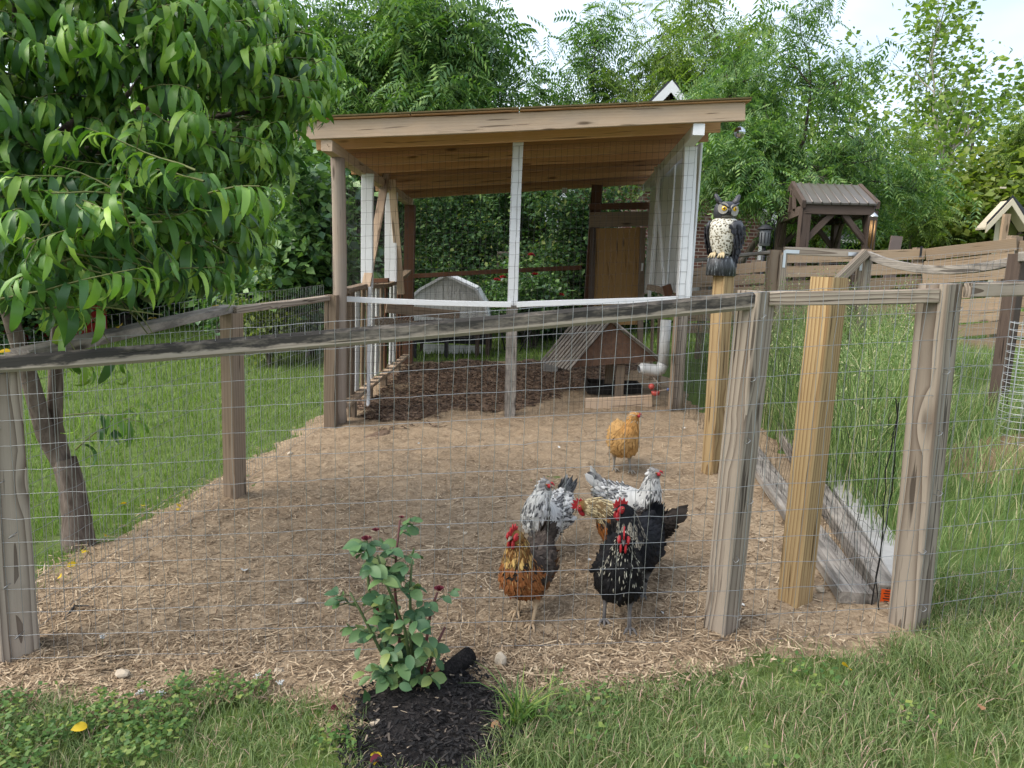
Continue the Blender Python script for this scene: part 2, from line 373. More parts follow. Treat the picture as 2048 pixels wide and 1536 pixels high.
M['roseleaf'] = leafmat('rose_leaf', [(0, (0.041, 0.098, 0.045)), (.5, (0.076, 0.155, 0.063)), (.9, (0.140, 0.230, 0.080)), (1, (0.264, 0.299, 0.086))], .22, .5, .4, (.8, 1.1, .5))
M['grassm'] = leafmat('lawn_blade', [(0, (0.100, 0.154, 0.057)), (.45, (0.173, 0.242, 0.091)), (.8, (0.285, 0.353, 0.146)), (.93, (0.488, 0.397, 0.265)), (1, (0.731, 0.440, 0.425))], .35, .55, .25)
M['lawnfar'] = leafmat('bright_lawn_blade', [(0, (0.084, 0.148, 0.028)), (.5, (0.148, 0.236, 0.043)), (1, (0.258, 0.340, 0.087))], .4, .55, .25)
M['tallg'] = leafmat('tall_grass_blade', [(0, (0.101, 0.176, 0.059)), (.5, (0.200, 0.293, 0.107)), (.82, (0.346, 0.417, 0.186)), (1, (0.637, 0.528, 0.370))], .38, .55, .25)
M['weed'] = leafmat('weed_leaf', [(0, (0.059, 0.125, 0.034)), (.6, (0.119, 0.217, 0.055)), (1, (0.264, 0.308, 0.078))], .35, .5, .3)
M['straw'] = leafmat('straw_chip', [(0, (0.130, 0.085, 0.056)), (.3, (0.260, 0.187, 0.121)), (.7, (0.400, 0.293, 0.193)), (1, (0.600, 0.474, 0.333))], .1, .85, .15, (1, 1, 1))
M['bchip'] = leafmat('brown_mulch_chip', [(0, (0.056, 0.035, 0.027)), (.6, (0.130, 0.085, 0.061)), (1, (0.270, 0.187, 0.134))], .05, .9, .1, (1, 1, 1))
M['blchip'] = leafmat('black_mulch_chip', [(0, (.008, .008, .009)), (.8, (.028, .026, .026)), (.95, (.06, .05, .045)), (1, (.42, .33, .24))], .02, .9, .15, (1, 1, 1))
M['hayroot'] = leafmat('dry_root', [(0, (.09, .065, .045)), (1, (.25, .19, .13))], .1, .9, .1, (1, 1, 1))
M['petal'] = leafmat('red_rose_petal', [(0, (.20, .006, .012)), (.6, (.36, .012, .022)), (1, (.48, .03, .04))], .25, .6, .2, (1, .6, .6))
M['deadpetal'] = leafmat('wilted_petal', [(0, (.09, .012, .025)), (.7, (.18, .035, .05)), (1, (.38, .22, .19))], .2, .7, .2, (1, .6, .6))
M['stem'] = plain('red_rose_stem', (.10, .035, .032), .6, .3, var=.4); M['gstem'] = plain('green_stem', (.07, .10, .035), .6, .3)
M['twig'] = plain('green_twig', (.16, .17, .06), .6, .3)
M['yleaf'] = leafmat('fallen_yellow_leaf', [(0, (.60, .36, .02)), (1, (.72, .52, .03))], .3, .5, .3, (1, 1, .5))
M['dleaf'] = leafmat('fallen_dry_leaf', [(0, (.30, .14, .07)), (1, (.46, .27, .15))], .2, .7, .2, (1, 1, .8))
M['wfeather'] = plain('white_feather', (.52, .52, .50), .8, .2, bump=0)
M['feather'] = attrmat('feather', .7, .10); M['skin'] = attrmat('bare_skin', .55, .35, .3)
M['comb'] = plain('red_comb', (.40, .020, .026), .5, .4, var=.35, scale=50, bump=.4)
M['beak'] = plain('horn_beak', (.22, .17, .12), .4, .4); M['darkbeak'] = plain('dark_beak', (.05, .047, .045), .4, .4)
M['eye'] = plain('hen_eye', (.35, .12, .02), .15, .6, bump=0); M['pupil'] = plain('pupil', (.006, .006, .006), .1, .6, bump=0)

def groundmat(name, cols, scales=(2.2, 14, 60), bump=.6, thr=None):
    n = NT(name); c = n.coord('Object', rnd=False)
    a = n.noise(c, scales[0], 4); b = n.noise(c, scales[1], 4, .65); d = n.noise(c, scales[2], 4, .7)
    k = n.mix(n.ramp(a, [(.36, (0, 0, 0)), (.64, (1, 1, 1))]), cols[0], cols[1])
    k = n.mix(n.math('MULTIPLY', n.ramp(b, [(.42, (0, 0, 0)), (.66, (1, 1, 1))]), .6), k, cols[2])
    k = n.mix(n.math('MULTIPLY', n.ramp(d, [(.46, (0, 0, 0)), (.62, (1, 1, 1))]), .55), k, cols[3])
    n.bump(n.math('ADD', b, n.math('MULTIPLY', d, .7)), bump, .02); return n.fin(k, .95, .1)
M['lawnsoil'] = groundmat('lawn_ground', [(.075, .125, .028), (.10, .155, .038), (.075, .085, .032), (.13, .145, .06)])
M['soil'] = groundmat('pen_dirt', [(.235, .170, .108), (.315, .236, .155), (.145, .10, .063), (.40, .31, .215)], (1.1, 9, 55), .8)
M['gsoil'] = groundmat('garden_soil', [(.20, .125, .075), (.16, .14, .06), (.11, .085, .05), (.28, .20, .13)])
M['brownmulch'] = groundmat('brown_mulch', [(.15, .102, .072), (.19, .132, .094), (.09, .06, .043), (.27, .195, .14)], (1.5, 16, 50), 1.0)
M['blackmulch'] = groundmat('black_mulch', [(.012, .011, .011), (.02, .018, .018), (.007, .007, .007), (.045, .04, .038)], (3, 25, 90), 1.0)
# ------------------------------------------------------------------ terrain and ground cover
rng = np.random.default_rng(11)
def vnoise(x, y, s, seed=0):
    """smooth value noise 0..1"""
    x = np.asarray(x) * s + seed * 17.3; y = np.asarray(y) * s - seed * 9.1
    xi = np.floor(x); yi = np.floor(y); fx = x - xi; fy = y - yi; fx = fx * fx * (3 - 2 * fx); fy = fy * fy * (3 - 2 * fy)
    h = lambda a, b: np.modf(np.abs(np.sin(a * 127.1 + b * 311.7 + seed * 3.3) * 43758.5453))[0]
    return (h(xi, yi) * (1 - fx) + h(xi + 1, yi) * fx) * (1 - fy) + (h(xi, yi + 1) * (1 - fx) + h(xi + 1, yi + 1) * fx) * fy
def sdf(poly, x, y):
    """signed distance to polygon, negative inside"""
    p = np.asarray(poly, float); d = np.full(np.shape(x), 1e9); ins = np.zeros(np.shape(x), bool); n = len(p)
    for i in range(n):
        a = p[i]; b = p[(i + 1) % n]; e = b - a; wx = x - a[0]; wy = y - a[1]
        t = np.clip((wx * e[0] + wy * e[1]) / (e @ e), 0, 1)
        d = np.minimum(d, np.hypot(wx - e[0] * t, wy - e[1] * t))
        c = (a[1] <= y) != (b[1] <= y)
        xc = a[0] + (y - a[1]) / (e[1] if abs(e[1]) > 1e-9 else 1e-9) * e[0]
        ins ^= c & (x < xc)
    return np.where(ins, -d, d)
def gxy(px, py): g = G(px, py); return (g.x, g.y)
PEN = [gxy(-160, 1440), gxy(120, 1395), gxy(330, 1380), gxy(600, 1405), gxy(800, 1420), gxy(1010, 1390), gxy(1200, 1365), gxy(1450, 1325), gxy(1650, 1290), gxy(1800, 1262),
       (1.62, 2.9), (1.80, 4.2), (2.02, 5.8), (1.72, 6.7), (1.75, 10.0), (.9, 10.2), (-1.65, 10.25), (-1.72, 8), (-1.75, 6.4), (-2.0, 4.5), (-2.15, 3.0), (-2.3, 2.5)]
BED = [gxy(700, 1470), gxy(720, 1400), gxy(800, 1370), gxy(900, 1335), gxy(985, 1370), gxy(1010, 1420), gxy(1005, 1480), gxy(960, 1560), gxy(700, 1560)]
def pen_d(x, y): return sdf(PEN, x, y) + (vnoise(x, y, 5, 1) - .5) * .16 + (vnoise(x, y, 17, 2) - .5) * .07
def bed_d(x, y): return sdf(BED, x, y) + (vnoise(x, y, 9, 3) - .5) * .08
def axis(lo, hi, fine, far_lo, far_hi, g=1.22):
    a = list(np.arange(lo, hi + 1e-6, fine)); s = fine; v = hi
    while v < far_hi: s *= g; v += s; a.append(v)
    s = fine; v = lo
    while v > far_lo: s *= g; v -= s; a.insert(0, v)
    return np.array(a)
def grid(xs, ys, zf):
    X, Y = np.meshgrid(xs, ys); V = np.stack([X, Y, zf(X, Y)], -1).reshape(-1, 3); nx = len(xs)
    i = (np.arange(len(ys) - 1)[:, None] * nx + np.arange(nx - 1)[None]).ravel()
    return V, np.stack([i, i + 1, i + nx + 1, i + nx], 1)
V, Fq = grid(axis(-6, 7, .12, -160, 160), axis(-3, 14, .12, -40, 260), lambda x, y: Hn(x, y) + (vnoise(x, y, 2.2, 5) - .5) * .02 - .012)
tag(nobj('lawn_ground', V, Fq, M['lawnsoil'], smooth=True), 'green lawn ground reaching back to the woods', 'ground', kind='structure')
def sheet(name, mat, df, x0, x1, y0, y1, st, bump, label, cat, lift=.012, mound=None):
    xs = np.arange(x0, x1, st); ys = np.arange(y0, y1, st)
    def z(x, y):
        d = df(x, y); o = np.clip(-d * .25, -.03, lift)
        w = np.clip(-d * 6, 0, 1)
        r = (vnoise(x, y, 6, 7) - .5) * bump + (vnoise(x, y, 17, 8) - .5) * bump * .6 + (vnoise(x, y, 41, 9) - .5) * bump * .35
        return Hn(x, y) + o + r * w + (mound(x, y) if mound else 0)
    V, Fq = grid(xs, ys, z); d = df(V[:, 0], V[:, 1]); keep = (d[Fq] < .09).any(1); Fq = Fq[keep]
    u, inv = np.unique(Fq, return_inverse=True)
    return tag(nobj(name, V[u], inv.reshape(Fq.shape), mat, smooth=True), label, cat, kind='structure')
sheet('pen_dirt', M['soil'], pen_d, -2.6, 2.3, 1.9, 10.5, .025, .03, 'bare tan dirt floor of the chicken pen', 'dirt')
MULCH = [(-1.6, 10.1), (-1.62, 6.6), (-1.2, 6.2), (-.5, 6.45), (.2, 7.1), (.6, 7.9), (1.3, 8.3), (1.6, 10.1)]
def mul_d(x, y): return sdf(MULCH, x, y) + (vnoise(x, y, 2.2, 11) - .5) * 1.0 + (vnoise(x, y, 9, 12) - .5) * .45 + .05
sheet('brown_mulch', M['brownmulch'], mul_d, -2, 2, 5.8, 10.3, .03, .035, 'dark brown wood mulch under the run roof', 'mulch', lift=.022)
_bc = np.mean(np.array(BED), 0)
sheet('black_mulch_bed', M['blackmulch'], bed_d, -.9, .3, 1.5, 2.7, .011, .022, 'black mulch bed around the small rose bush', 'mulch', lift=.022,
      mound=lambda x, y: .035 * np.exp(-((x - G(830, 1400).x) ** 2 + (y - G(830, 1400).y) ** 2) / .03))
GARD = [(2.75, 4.3), (3.3, 4.2), (4.0, 4.5), (4.1, 5.0), (3.4, 5.1), (2.8, 4.8)]
sheet('garden_soil', M['gsoil'], lambda x, y: sdf(GARD, x, y) + (vnoise(x, y, 2.5, 21) - .5) * .8, 1.8, 5.2, 3, 6.4, .05, .03, 'reddish bare soil patch among the garden weeds', 'soil')

def blades(name, x, y, z0, length, width, lean, mat, label, cat, seg=3, head=0.0, az=None):
    """many curved grass blades in one mesh"""
    n = len(x); az = rng.uniform(0, 2 * np.pi, n) if az is None else az
    dx, dy = np.cos(az), np.sin(az); px, py = -dy, dx
    fa = az + rng.uniform(-.8, .8, n); px, py = -np.sin(fa), np.cos(fa)
    Vs = []
    for k in range(seg + 1):
        t = k / seg; s = lean * t ** 1.7; cx = x + dx * length * s; cy = y + dy * length * s; cz = z0 + length * t * np.sqrt(np.clip(1 - (s * .75) ** 2, .06, 1))
        w = width * (1 - t ** 2.2) * .5 if k < seg else 0
        if k < seg:
            Vs.append(np.stack([cx - px * w, cy - py * w, cz], 1)); Vs.append(np.stack([cx + px * w, cy + py * w, cz], 1))
        else: Vs.append(np.stack([cx, cy, cz], 1))
    m = 2 * seg + 1; V = np.stack(Vs, 1).reshape(-1, 3); b = np.arange(n) * m
    Q = np.concatenate([np.stack([b + 2 * k, b + 2 * k + 1, b + 2 * k + 3, b + 2 * k + 2], 1) for k in range(seg - 1)])
    T = np.stack([b + 2 * seg - 2, b + 2 * seg - 1, b + 2 * seg], 1)
    o = nobj(name, V, [Q, T], mat); return tag(o, label, cat, kind='stuff')
def chips(name, x, y, z, L, W, mat, label, cat, tilt=.25, parent=None):
    n = len(x); a = rng.uniform(0, 2 * np.pi, n); tl = rng.normal(0, tilt, n); t2 = rng.normal(0, .5, n)
    d = np.stack([np.cos(a) * np.cos(tl), np.sin(a) * np.cos(tl), np.sin(tl)], 1); p = np.stack([-np.sin(a), np.cos(a), t2 * .6], 1)
    c = np.stack([x, y, z], 1); hl = (L / 2)[:, None]; hw = (W / 2)[:, None]; bend = rng.normal(0, .12, n)[:, None] * hl * np.stack([-np.sin(a), np.cos(a), 0 * a], 1)
    V = np.stack([c - d * hl - p * hw, c - d * hl + p * hw, c + bend - p * hw, c + bend + p * hw, c + d * hl - p * hw, c + d * hl + p * hw], 1)
    V[..., 2] = np.maximum(V[..., 2], (z - .004)[:, None]); b = np.arange(n) * 6
    Q = np.concatenate([np.stack([b, b + 1, b + 3, b + 2], 1), np.stack([b + 2, b + 3, b + 5, b + 4], 1)])
    return tag(nobj(name, V.reshape(-1, 3), Q, mat, parent), label, cat, kind='stuff')
def rect(n, x0, x1, y0, y1): return rng.uniform(x0, x1, n), rng.uniform(y0, y1, n)

# near lawn in front of the fence
x, y = rect(120000, -2.4, 3.0, 1.45, 3.1); d = pen_d(x, y); b = bed_d(x, y)
dens = np.clip(d / .10 + .15, 0, 1) * (b > -.02) * (.35 + .65 * (vnoise(x, y, 6, 31) > .32))
k = (rng.random(len(x)) < dens) & (y > 1.5); x, y = x[k], y[k]; nz = vnoise(x, y, 4, 33)
blades('lawn_grass', x, y, Hn(x, y) - .012, (.03 + .05 * nz + .02 * rng.random(len(x))) * (1 + .5 * (x > 1.4) * (y > 2.1)), rng.uniform(.002, .0042, len(x)), rng.uniform(.2, 1.15, len(x)), M['grassm'], 'short mown grass along the front of the fence', 'grass')
# low weeds and clover among it on the left
x, y = rect(17000, -2.2, -.35, 1.5, 2.5); k = (pen_d(x, y) > .02) & (bed_d(x, y) > 0) & (vnoise(x, y, 5, 41) > .42); x, y = x[k], y[k]
x2, y2 = rect(9000, .1, 3.0, 1.5, 3.0); k = (pen_d(x2, y2) > .02) & (bed_d(x2, y2) > .02) & (vnoise(x2, y2, 4, 43) > .66); x = np.r_[x, x2[k]]; y = np.r_[y, y2[k]]
chips('clover_leaves', x, y, Hn(x, y) + rng.uniform(.015, .07, len(x)), rng.uniform(.008, .02, len(x)), rng.uniform(.006, .014, len(x)), M['weed'], 'low clover and weed leaves in the front lawn', 'weeds', .5)
# left lawn beyond the pen, thinning with distance
n = 95000; y = 2.6 * (21 / 2.6) ** rng.random(n); x = -y * rng.uniform(-.02, 1.05, n) - .7 - .25 * (y < 6); k = (pen_d(x, y) > .06 - .16 * rng.random(n) ** 2) & (x < -1.72); 
k &= ~((np.abs(x + 2.27) < .22) & (np.abs(y - 3.73) < .12)); x, y = x[k], y[k]; s = y / 3.2
blades('left_lawn_grass', x, y, Hn(x, y) - .012, (.035 + .03 * rng.random(len(x))) * s ** .45, .0032 * s ** .9, rng.uniform(.15, 1.0, len(x)), M['lawnfar'], 'bright mown lawn left of the chicken pen', 'grass', seg=2)
n = 26000; y = 10.3 * (24 / 10.3) ** rng.random(n); x = rng.uniform(-.25, .7, n) * y; x, y = x[x < 9], y[x < 9]
blades('back_lawn_grass', x, y, Hn(x, y) - .012, .05 + .05 * rng.random(len(x)), np.full(len(x), .014), rng.uniform(.1, .9, len(x)), M['lawnfar'], 'bright lawn strip behind the covered run', 'grass', seg=2)
# tall garden grass
n = 52000; x = rng.uniform(1.62, 7.0, n); y = rng.uniform(2.75, 9.3, n)
edge = 1.75 + .09 * (y - 2.9); k = (x > edge) & (sdf(GARD, x, y) > -.25 + .35 * (rng.random(n) < .6)) & (rng.random(n) < np.where(y < 5.5, 1, .75)); x, y = x[k], y[k]
ss = lambda a, b, t: np.clip((t - a) / (b - a), 0, 1) ** 2 * (3 - 2 * np.clip((t - a) / (b - a), 0, 1))
hh = .12 + .80 * ss(3.1, 4.3, y) * (1 - .72 * ss(.52, .62, x / y)) * (.45 + .75 * vnoise(x, y, 2.2, 51))
hh *= (1 - .45 * ss(6.5, 8.6, y))
hh *= np.where(vnoise(x, y, 1.3, 53) > .35, 1, .55)
blades('tall_garden_grass', x, y, Hn(x, y) - .012, hh * rng.uniform(.6, 1.25, len(x)), .0035 + .0055 * hh * rng.uniform(.4, 1, len(x)), rng.uniform(.1, .75, len(x)), M['tallg'], 'tall seeding grass filling the fenced garden', 'grass', seg=4)
# seed heads of the tall grass
k = (hh > .5) & (rng.random(len(x)) < .10); sx, sy, sh = x[k], y[k], hh[k]
m = 16; t = np.tile(np.linspace(.75, 1.18, m), len(sx)); X = np.repeat(sx, m) + rng.normal(0, .012, len(t)) + (t - .75) * np.repeat(rng.normal(0, .22, len(sx)), m); Y = np.repeat(sy, m) + rng.normal(0, .012, len(t)); Z = Hn(X, Y) + np.repeat(sh, m) * t
chips('grass_seed_heads', X, Y, Z, rng.uniform(.012, .03, len(X)), np.full(len(X), .006), M['tallg'], 'pale seed heads on the tall garden grass', 'grass', 1.0)
# straw, wood chips
n = 130000; x = rng.uniform(-2.3, 1.75, n); y = 2.05 + 4.6 * rng.random(n) ** 2.0; d = pen_d(x, y)
dn = np.clip(1.15 - (y - 2.6) * .42, .10, 1) * np.clip(1.15 - .45 * (x + .3) * (y > 2.45), .12, 1) * np.where(vnoise(x, y, 2.1, 61) > .42, 1, .45)
k = (d < .02 + .12 * rng.random(n) ** 2) & (rng.random(n) < dn) & (bed_d(x, y) > -.01); x, y = x[k], y[k]
def surf(x, y): return Hn(x, y) + .012 + ((vnoise(x, y, 6, 7) - .5) + (vnoise(x, y, 17, 8) - .5) * .6 + (vnoise(x, y, 41, 9) - .5) * .35) * .03
chips('straw_litter', x, y, surf(x, y) + rng.uniform(.001, .008, len(x)), rng.gamma(2.2, .011, len(x)) + .008, rng.uniform(.002, .0055, len(x)), M['straw'], 'loose straw and wood chips scattered over the pen floor', 'straw', .18)
n = 900; x = rng.uniform(-2.1, 1.5, n); y = 2.2 + 3.6 * rng.random(n) ** 1.6; k = (pen_d(x, y) < 0) & (bed_d(x, y) > .02); x, y = x[k], y[k]
chips('long_straws', x, y, surf(x, y) + .008, rng.uniform(.06, .16, len(x)), rng.uniform(.002, .005, len(x)), M['straw'], 'longer straws lying across the pen litter', 'straw', .1)
n = 20000; x = rng.uniform(-1.6, 1.6, n); y = rng.uniform(6.1, 10.1, n); k = mul_d(x, y) < .12; x, y = x[k], y[k]
chips('mulch_chips', x, y, surf(x, y) + rng.uniform(.008, .02, len(x)), rng.uniform(.02, .07, len(x)), rng.uniform(.006, .016, len(x)), M['bchip'], 'shredded brown bark chips under the run roof', 'mulch', .25)
n = 9000; x = rng.uniform(-.85, .3, n); y = rng.uniform(1.5, 2.65, n); k = bed_d(x, y) < .07 * rng.random(n); x, y = x[k], y[k]
chips('black_mulch_chips', x, y, Hn(x, y) + .022 + .035 * np.exp(-((x - G(830, 1400).x) ** 2 + (y - G(830, 1400).y) ** 2) / .03) + rng.uniform(0, .01, len(x)), rng.uniform(.006, .028, len(x)), rng.uniform(.002, .008, len(x)), M['blchip'], 'shredded black mulch bits around the rose', 'mulch', .3)
# ------------------------------------------------------------------ fences of the pen and the garden
def grid_wire(p0, p1, z00, z01, z10, z11, dv, dh, jit, seed, top_h=None):
    """wire lines of a welded panel between plan points p0,p1 with bottom/top heights at both ends"""
    r = np.random.default_rng(seed); p0 = np.array(p0[:2], float); p1 = np.array(p1[:2], float); L = np.linalg.norm(p1 - p0); u = (p1 - p0) / L; nrm = np.array([-u[1], u[0]])
    nv = int(L / dv); Hh = min(z01 - z00, z11 - z10); nh = int(round(max(z01 - z00, z11 - z10) / dh)) + 1; lines = []
    off = r.normal(0, jit * .5, (nv + 1, nh + 1)); off2 = r.normal(0, jit * .5, (nv + 1, nh + 1))
    wave = lambda s, h: jit * 1.6 * math.sin(s * 3.1 + seed) * math.sin(h * 4 + seed * 2)
    P = np.zeros((nv + 1, nh, 3))
    for i in range(nv + 1):
        t = i / nv; zb = z00 + (z10 - z00) * t; zt = z01 + (z11 - z01) * t
        for j in range(nh):
            h = j / (nh - 1); q = p0 + u * (L * t + off2[i, j]) + nrm * (wave(L * t, h) + off[i, j] * .6)
            P[i, j] = (q[0], q[1], zb + (zt - zb) * h + off[i, j] * .5)
    for i in range(nv + 1): lines.append(P[i])
    for j in range(nh): lines.append(P[:, j])
    return lines
# front fence, from the left corner post to the frame edge on the right
LFb = G(36, 1316); LFb = Vector((-1.83, 2.6, H(-1.83, 2.6)))
ff = thing('pen_fence', 'wood post and wire pen fence in front with a blackened top rail', 'fence', LFb)
zt = lambda px, py, Y: at(px, py, Y).z
def post(parent, b, ztop, w, mat, rot=40, lean=(0, 0), name='post', cut=.05):
    b = Vector(b); t = Vector((b.x + lean[0], b.y + lean[1], ztop)); a = math.radians(rot)
    return beam(name, b - Vector((0, 0, cut)), t, w, w, mat, parent, up=(math.cos(a), math.sin(a), 0), cham=.006, wob=.0018)
post(ff, LFb, 1.045, .125, M['grey'], 38, (.0, 0))
cR = Vector((.845, 2.70, H(.845, 2.7)))
post(ff, cR, 1.375, .100, M['grey'], 35, (.02, -.02))
cP = Vector((1.565, 2.70, H(1.565, 2.7)))
post(ff, cP, 1.425, .108, M['grey'], 35, (-.045, -.02))
far = Vector((2.75, 2.86, H(2.75, 2.86))); post(ff, far, 1.50, .095, M['grey'], 20)
# rails on the posts' camera side
r0 = at(-12, 728, 2.545); r1 = at(1500, 588, 2.63)
beam('rail', r0, Vector((.86, 2.64, 1.345)), .038, .062, M['mildew'], ff, up=(0, 0, 1), cham=.012, wob=.0015, sag=.012)
beam('rail', Vector((.90, 2.655, 1.352)), at(1873, 590, 2.64), .038, .05, M['grey'], ff, wob=.002)
beam('rail', at(1935, 580, 2.64), Vector((2.75, 2.80, 1.46)), .038, .05, M['grey'], ff, wob=.002)
fl = grid_wire((-1.86, 2.535), (.875, 2.605), H(-1.86, 2.5) + .02, 1.09, H(.87, 2.6) + .02, 1.375, .0508, .1016, .004, 3)
fl += grid_wire((.875, 2.605), (1.60, 2.62), H(.87, 2.6) + .02, 1.375, H(1.6, 2.6) + .02, 1.435, .0508, .1016, .004, 4)
fl += grid_wire((1.60, 2.62), (2.8, 2.79), H(1.6, 2.6) + .02, 1.435, H(2.8, 2.8) + .02, 1.50, .0508, .1016, .004, 5)
wires('wire_mesh', fl, .00105, M['galv'], ff)
for b_, tz, xs in ((LFb, 1.0, -1.80), (cR, 1.3, .862), (cP, 1.35, 1.545)):      # staples that hold the wire
    for k in range(6):
        z = b_.z + .1 + (tz - b_.z - .12) * k / 5; yy = 2.53 if xs < 0 else 2.605; x0 = xs + random.Random(k).uniform(-.02, .02)
        mb = MB(); mb.tube([(x0, yy + .03, z), (x0, yy - .006, z + .002), (x0 + .006, yy - .009, z + .008), (x0 + .012, yy - .006, z + .014), (x0 + .012, yy + .03, z + .016)], .0013, 5); mb.build('staple', M['galv'], ff)
# left side fence
sf = thing('side_fence', 'low wood and wire side fence running back to the covered run', 'fence', (-1.72, 4.4, H(-1.72, 4.4)))
mp = Vector((-1.69, 4.42, H(-1.69, 4.42))); beam('post', mp - Vector((0, 0, .05)), Vector((-1.70, 4.45, 1.10)), .10, .10, M['brwood'], sf, up=(.35, .9, 0), cham=.006)
beam('rail', Vector((-1.80, 2.66, 1.045)), Vector((-1.73, 4.50, 1.125)), .095, .042, M['greyb'], sf, wob=.0012)
beam('rail', Vector((-1.70, 4.44, 1.115)), Vector((-1.585, 6.40, 1.125)), .07, .042, M['grey'], sf, wob=.0012)
sl = grid_wire((-1.86, 2.62), (-1.76, 4.43), H(-1.8, 2.6) + .02, 1.12, H(-1.7, 4.4) + .02, 1.20, .0508, .1016, .005, 7)
sl += grid_wire((-1.76, 4.43), (-1.63, 6.35), H(-1.7, 4.4) + .02, 1.20, H(-1.6, 6.4) + .02, 1.23, .0508, .1016, .005, 8)
wires('wire_mesh', sl, .0012, M['galv'], sf)
# fine upper net along the rear half
def diamond_net(p0, p1, z0, z1, s, seed):
    p0 = np.array(p0, float); p1 = np.array(p1, float); L = np.linalg.norm(p1 - p0); u = (p1 - p0) / L; hgt = z1 - z0; out = []
    for sg in (1, -1):
        a = -hgt
        while a < L + hgt:
            pts = []
            for k in range(9):
                h = hgt * k / 8; q = a + sg * h
                if 0 <= q <= L: pts.append([*(p0 + u * q), z0 + h])
            if len(pts) > 1: out.append(np.array(pts))
            a += s
    return out
wires('netting', diamond_net((-1.74, 4.5), (-1.64, 6.35), .86, 1.09, .035, 1), .0008, M['net'], sf)

# new treated posts
p = thing('gate_post', 'new yellow treated post behind the rail between two grey posts', 'post', (1.215, 2.92, H(1.2, 2.9)))
post(p, (1.215, 2.92, H(1.2, 2.9)), 1.435, .102, M['yellow'], 33, (.0, -.01), 'post')
op = Vector((1.335, 4.74, H(1.33, 4.74)))
p = thing('owl_post', 'new yellow treated post carrying the owl decoy', 'post', op)
post(p, op, 1.44, .098, M['yellow'], 33, (-.005, .05), 'post')
# black plastic net along the right side of the pen
bn = thing('plastic_net_fence', 'sagging black plastic net fence along the right side of the pen', 'net fence', (1.5, 2.85, H(1.5, 2.85)))
rr = np.random.default_rng(4); lines = []
nv = 120
tops = []
for i in range(nv + 1):
    t = i / nv; s = t; bx = 1.49 + .10 * math.sin(t * 3.3) * .6 + .06 * t; by = 2.80 + 3.9 * t
    hb = H(bx, by) + .005 + rr.uniform(-.01, .03); ht = H(bx, by) + (.86 + .05 * math.sin(t * 14) + .10 * t) * (1 if i else 1.0)
    if i == 0: hb -= .02
    ph = rr.random() * 6; pts = []
    for k in range(13):
        h = k / 12; pts.append((bx + .012 * math.sin(ph + h * 9) + rr.normal(0, .004), by + .010 * math.cos(ph + h * 7), hb + (ht - hb) * h))
    pts = np.array(pts); lines.append(pts); tops.append(pts)
T = np.array(tops)
for k in range(0, 13, 2): lines.append(T[:, k])
wires('net_strands', lines, .0009, M['net'], bn)
wires('edge_cord', [T[0], T[1]], .0028, M['net'], bn)
# boards lying on the ground along the pen edge
def gb(px0, py0, px1, py1, dz=0): a = G(px0, py0); b = G(px1, py1); a.z += dz; b.z += dz; return a, b
a, b = gb(1720, 1218, 1500, 905, .02); tag(beam('edging_board', a + Vector((-.02, 0, .02)), b + Vector((-.02, 0, .02)), .14, .05, M['greyb'], None), 'wide grey board lying on the pen edge beside the black net', 'board')
a = G(1748, 1212) + Vector((.045, 0, .045)); b = G(1545, 868) + Vector((.05, 0, .045)); eb = thing('edging_timber', 'grey timber with an orange tag on its end beside the pen', 'board', a)
beam('timber', a, b, .088, .09, M['greyb'], eb)
f = (b - a).normalized(); sd = f.cross(Vector((0, 0, 1))).normalized()
mb = MB(); c0 = a - f * .004; 
mb.prism([c0 + sd * .022 + Vector((0, 0, .03)), c0 - sd * .022 + Vector((0, 0, .03)), c0 - sd * .022 - Vector((0, 0, .03)), c0 + sd * .022 - Vector((0, 0, .03))], -f * .001)
tg = mb.build('tag', plain('orange_tag', (.75, .10, .012), .5), eb)
mb = MB()
for k in range(5):
    zz = -.022 + k * .011; q = c0 - f * .0025 + Vector((0, 0, zz)); l = .014 if k % 2 else .009
    mb.prism([q + sd * l, q - sd * l, q - sd * l + Vector((0, 0, .004)), q + sd * l + Vector((0, 0, .004))], -f * .0008)
mb.build('print', M['black'], tg)
a = G(1800, 1185) + Vector((.03, 0, .03)); b = G(1560, 850) + Vector((.16, 0, .03)); tag(beam('edging_stone_board', a, b, .14, .06, plain('pale_flaking_board', (.44, .43, .41), .85, .2, var=.6, scale=12, bump=.6), None, wob=.004), 'pale flaking board at the edge of the garden grass', 'board')

# garden fence behind (posts, gate, sagging rail)
gf = thing('garden_fence', 'weathered garden fence behind the tall grass with a sagging rail', 'fence', (3.3, 7.0, H(3.3, 7)))
def gpost(px, pt, Y, w=.089, mat='grey', rot=30, nm='post'):
    t = at(px, pt, Y); return post(gf, (t.x, Y, H(t.x, Y)), t.z, w, M[mat], rot, (0, 0), nm), t
gpost(1549, 500, 7.0, .10, 'brwood', 10); gpost(1733, 503, 6.9, .085, 'grey', 25); gpost(1716, 512, 7.05, .07, 'dark', 25)
gpost(2037, 508, 5.6, .10, 'dark', 30)
beam('rail', at(1385, 521, 7.6), at(1545, 505, 7.0), .09, .03, M['greyb'], gf)
beam('brace', at(1732, 505, 6.82), at(1660, 575, 6.75), .06, .075, M['grey'], gf)
beam('rail', at(1738, 510, 6.85), at(2040, 520, 5.58), .05, .07, M['greyb'], gf, sag=.10, wob=.003)
beam('rail', at(2038, 514, 5.55), at(2200, 505, 5.2), .05, .07, M['greyb'], gf)
q0 = at(1551, 508, 7.0); q1 = at(1731, 520, 6.95); q2 = at(1738, 516, 6.82); q3 = at(2040, 524, 5.55)
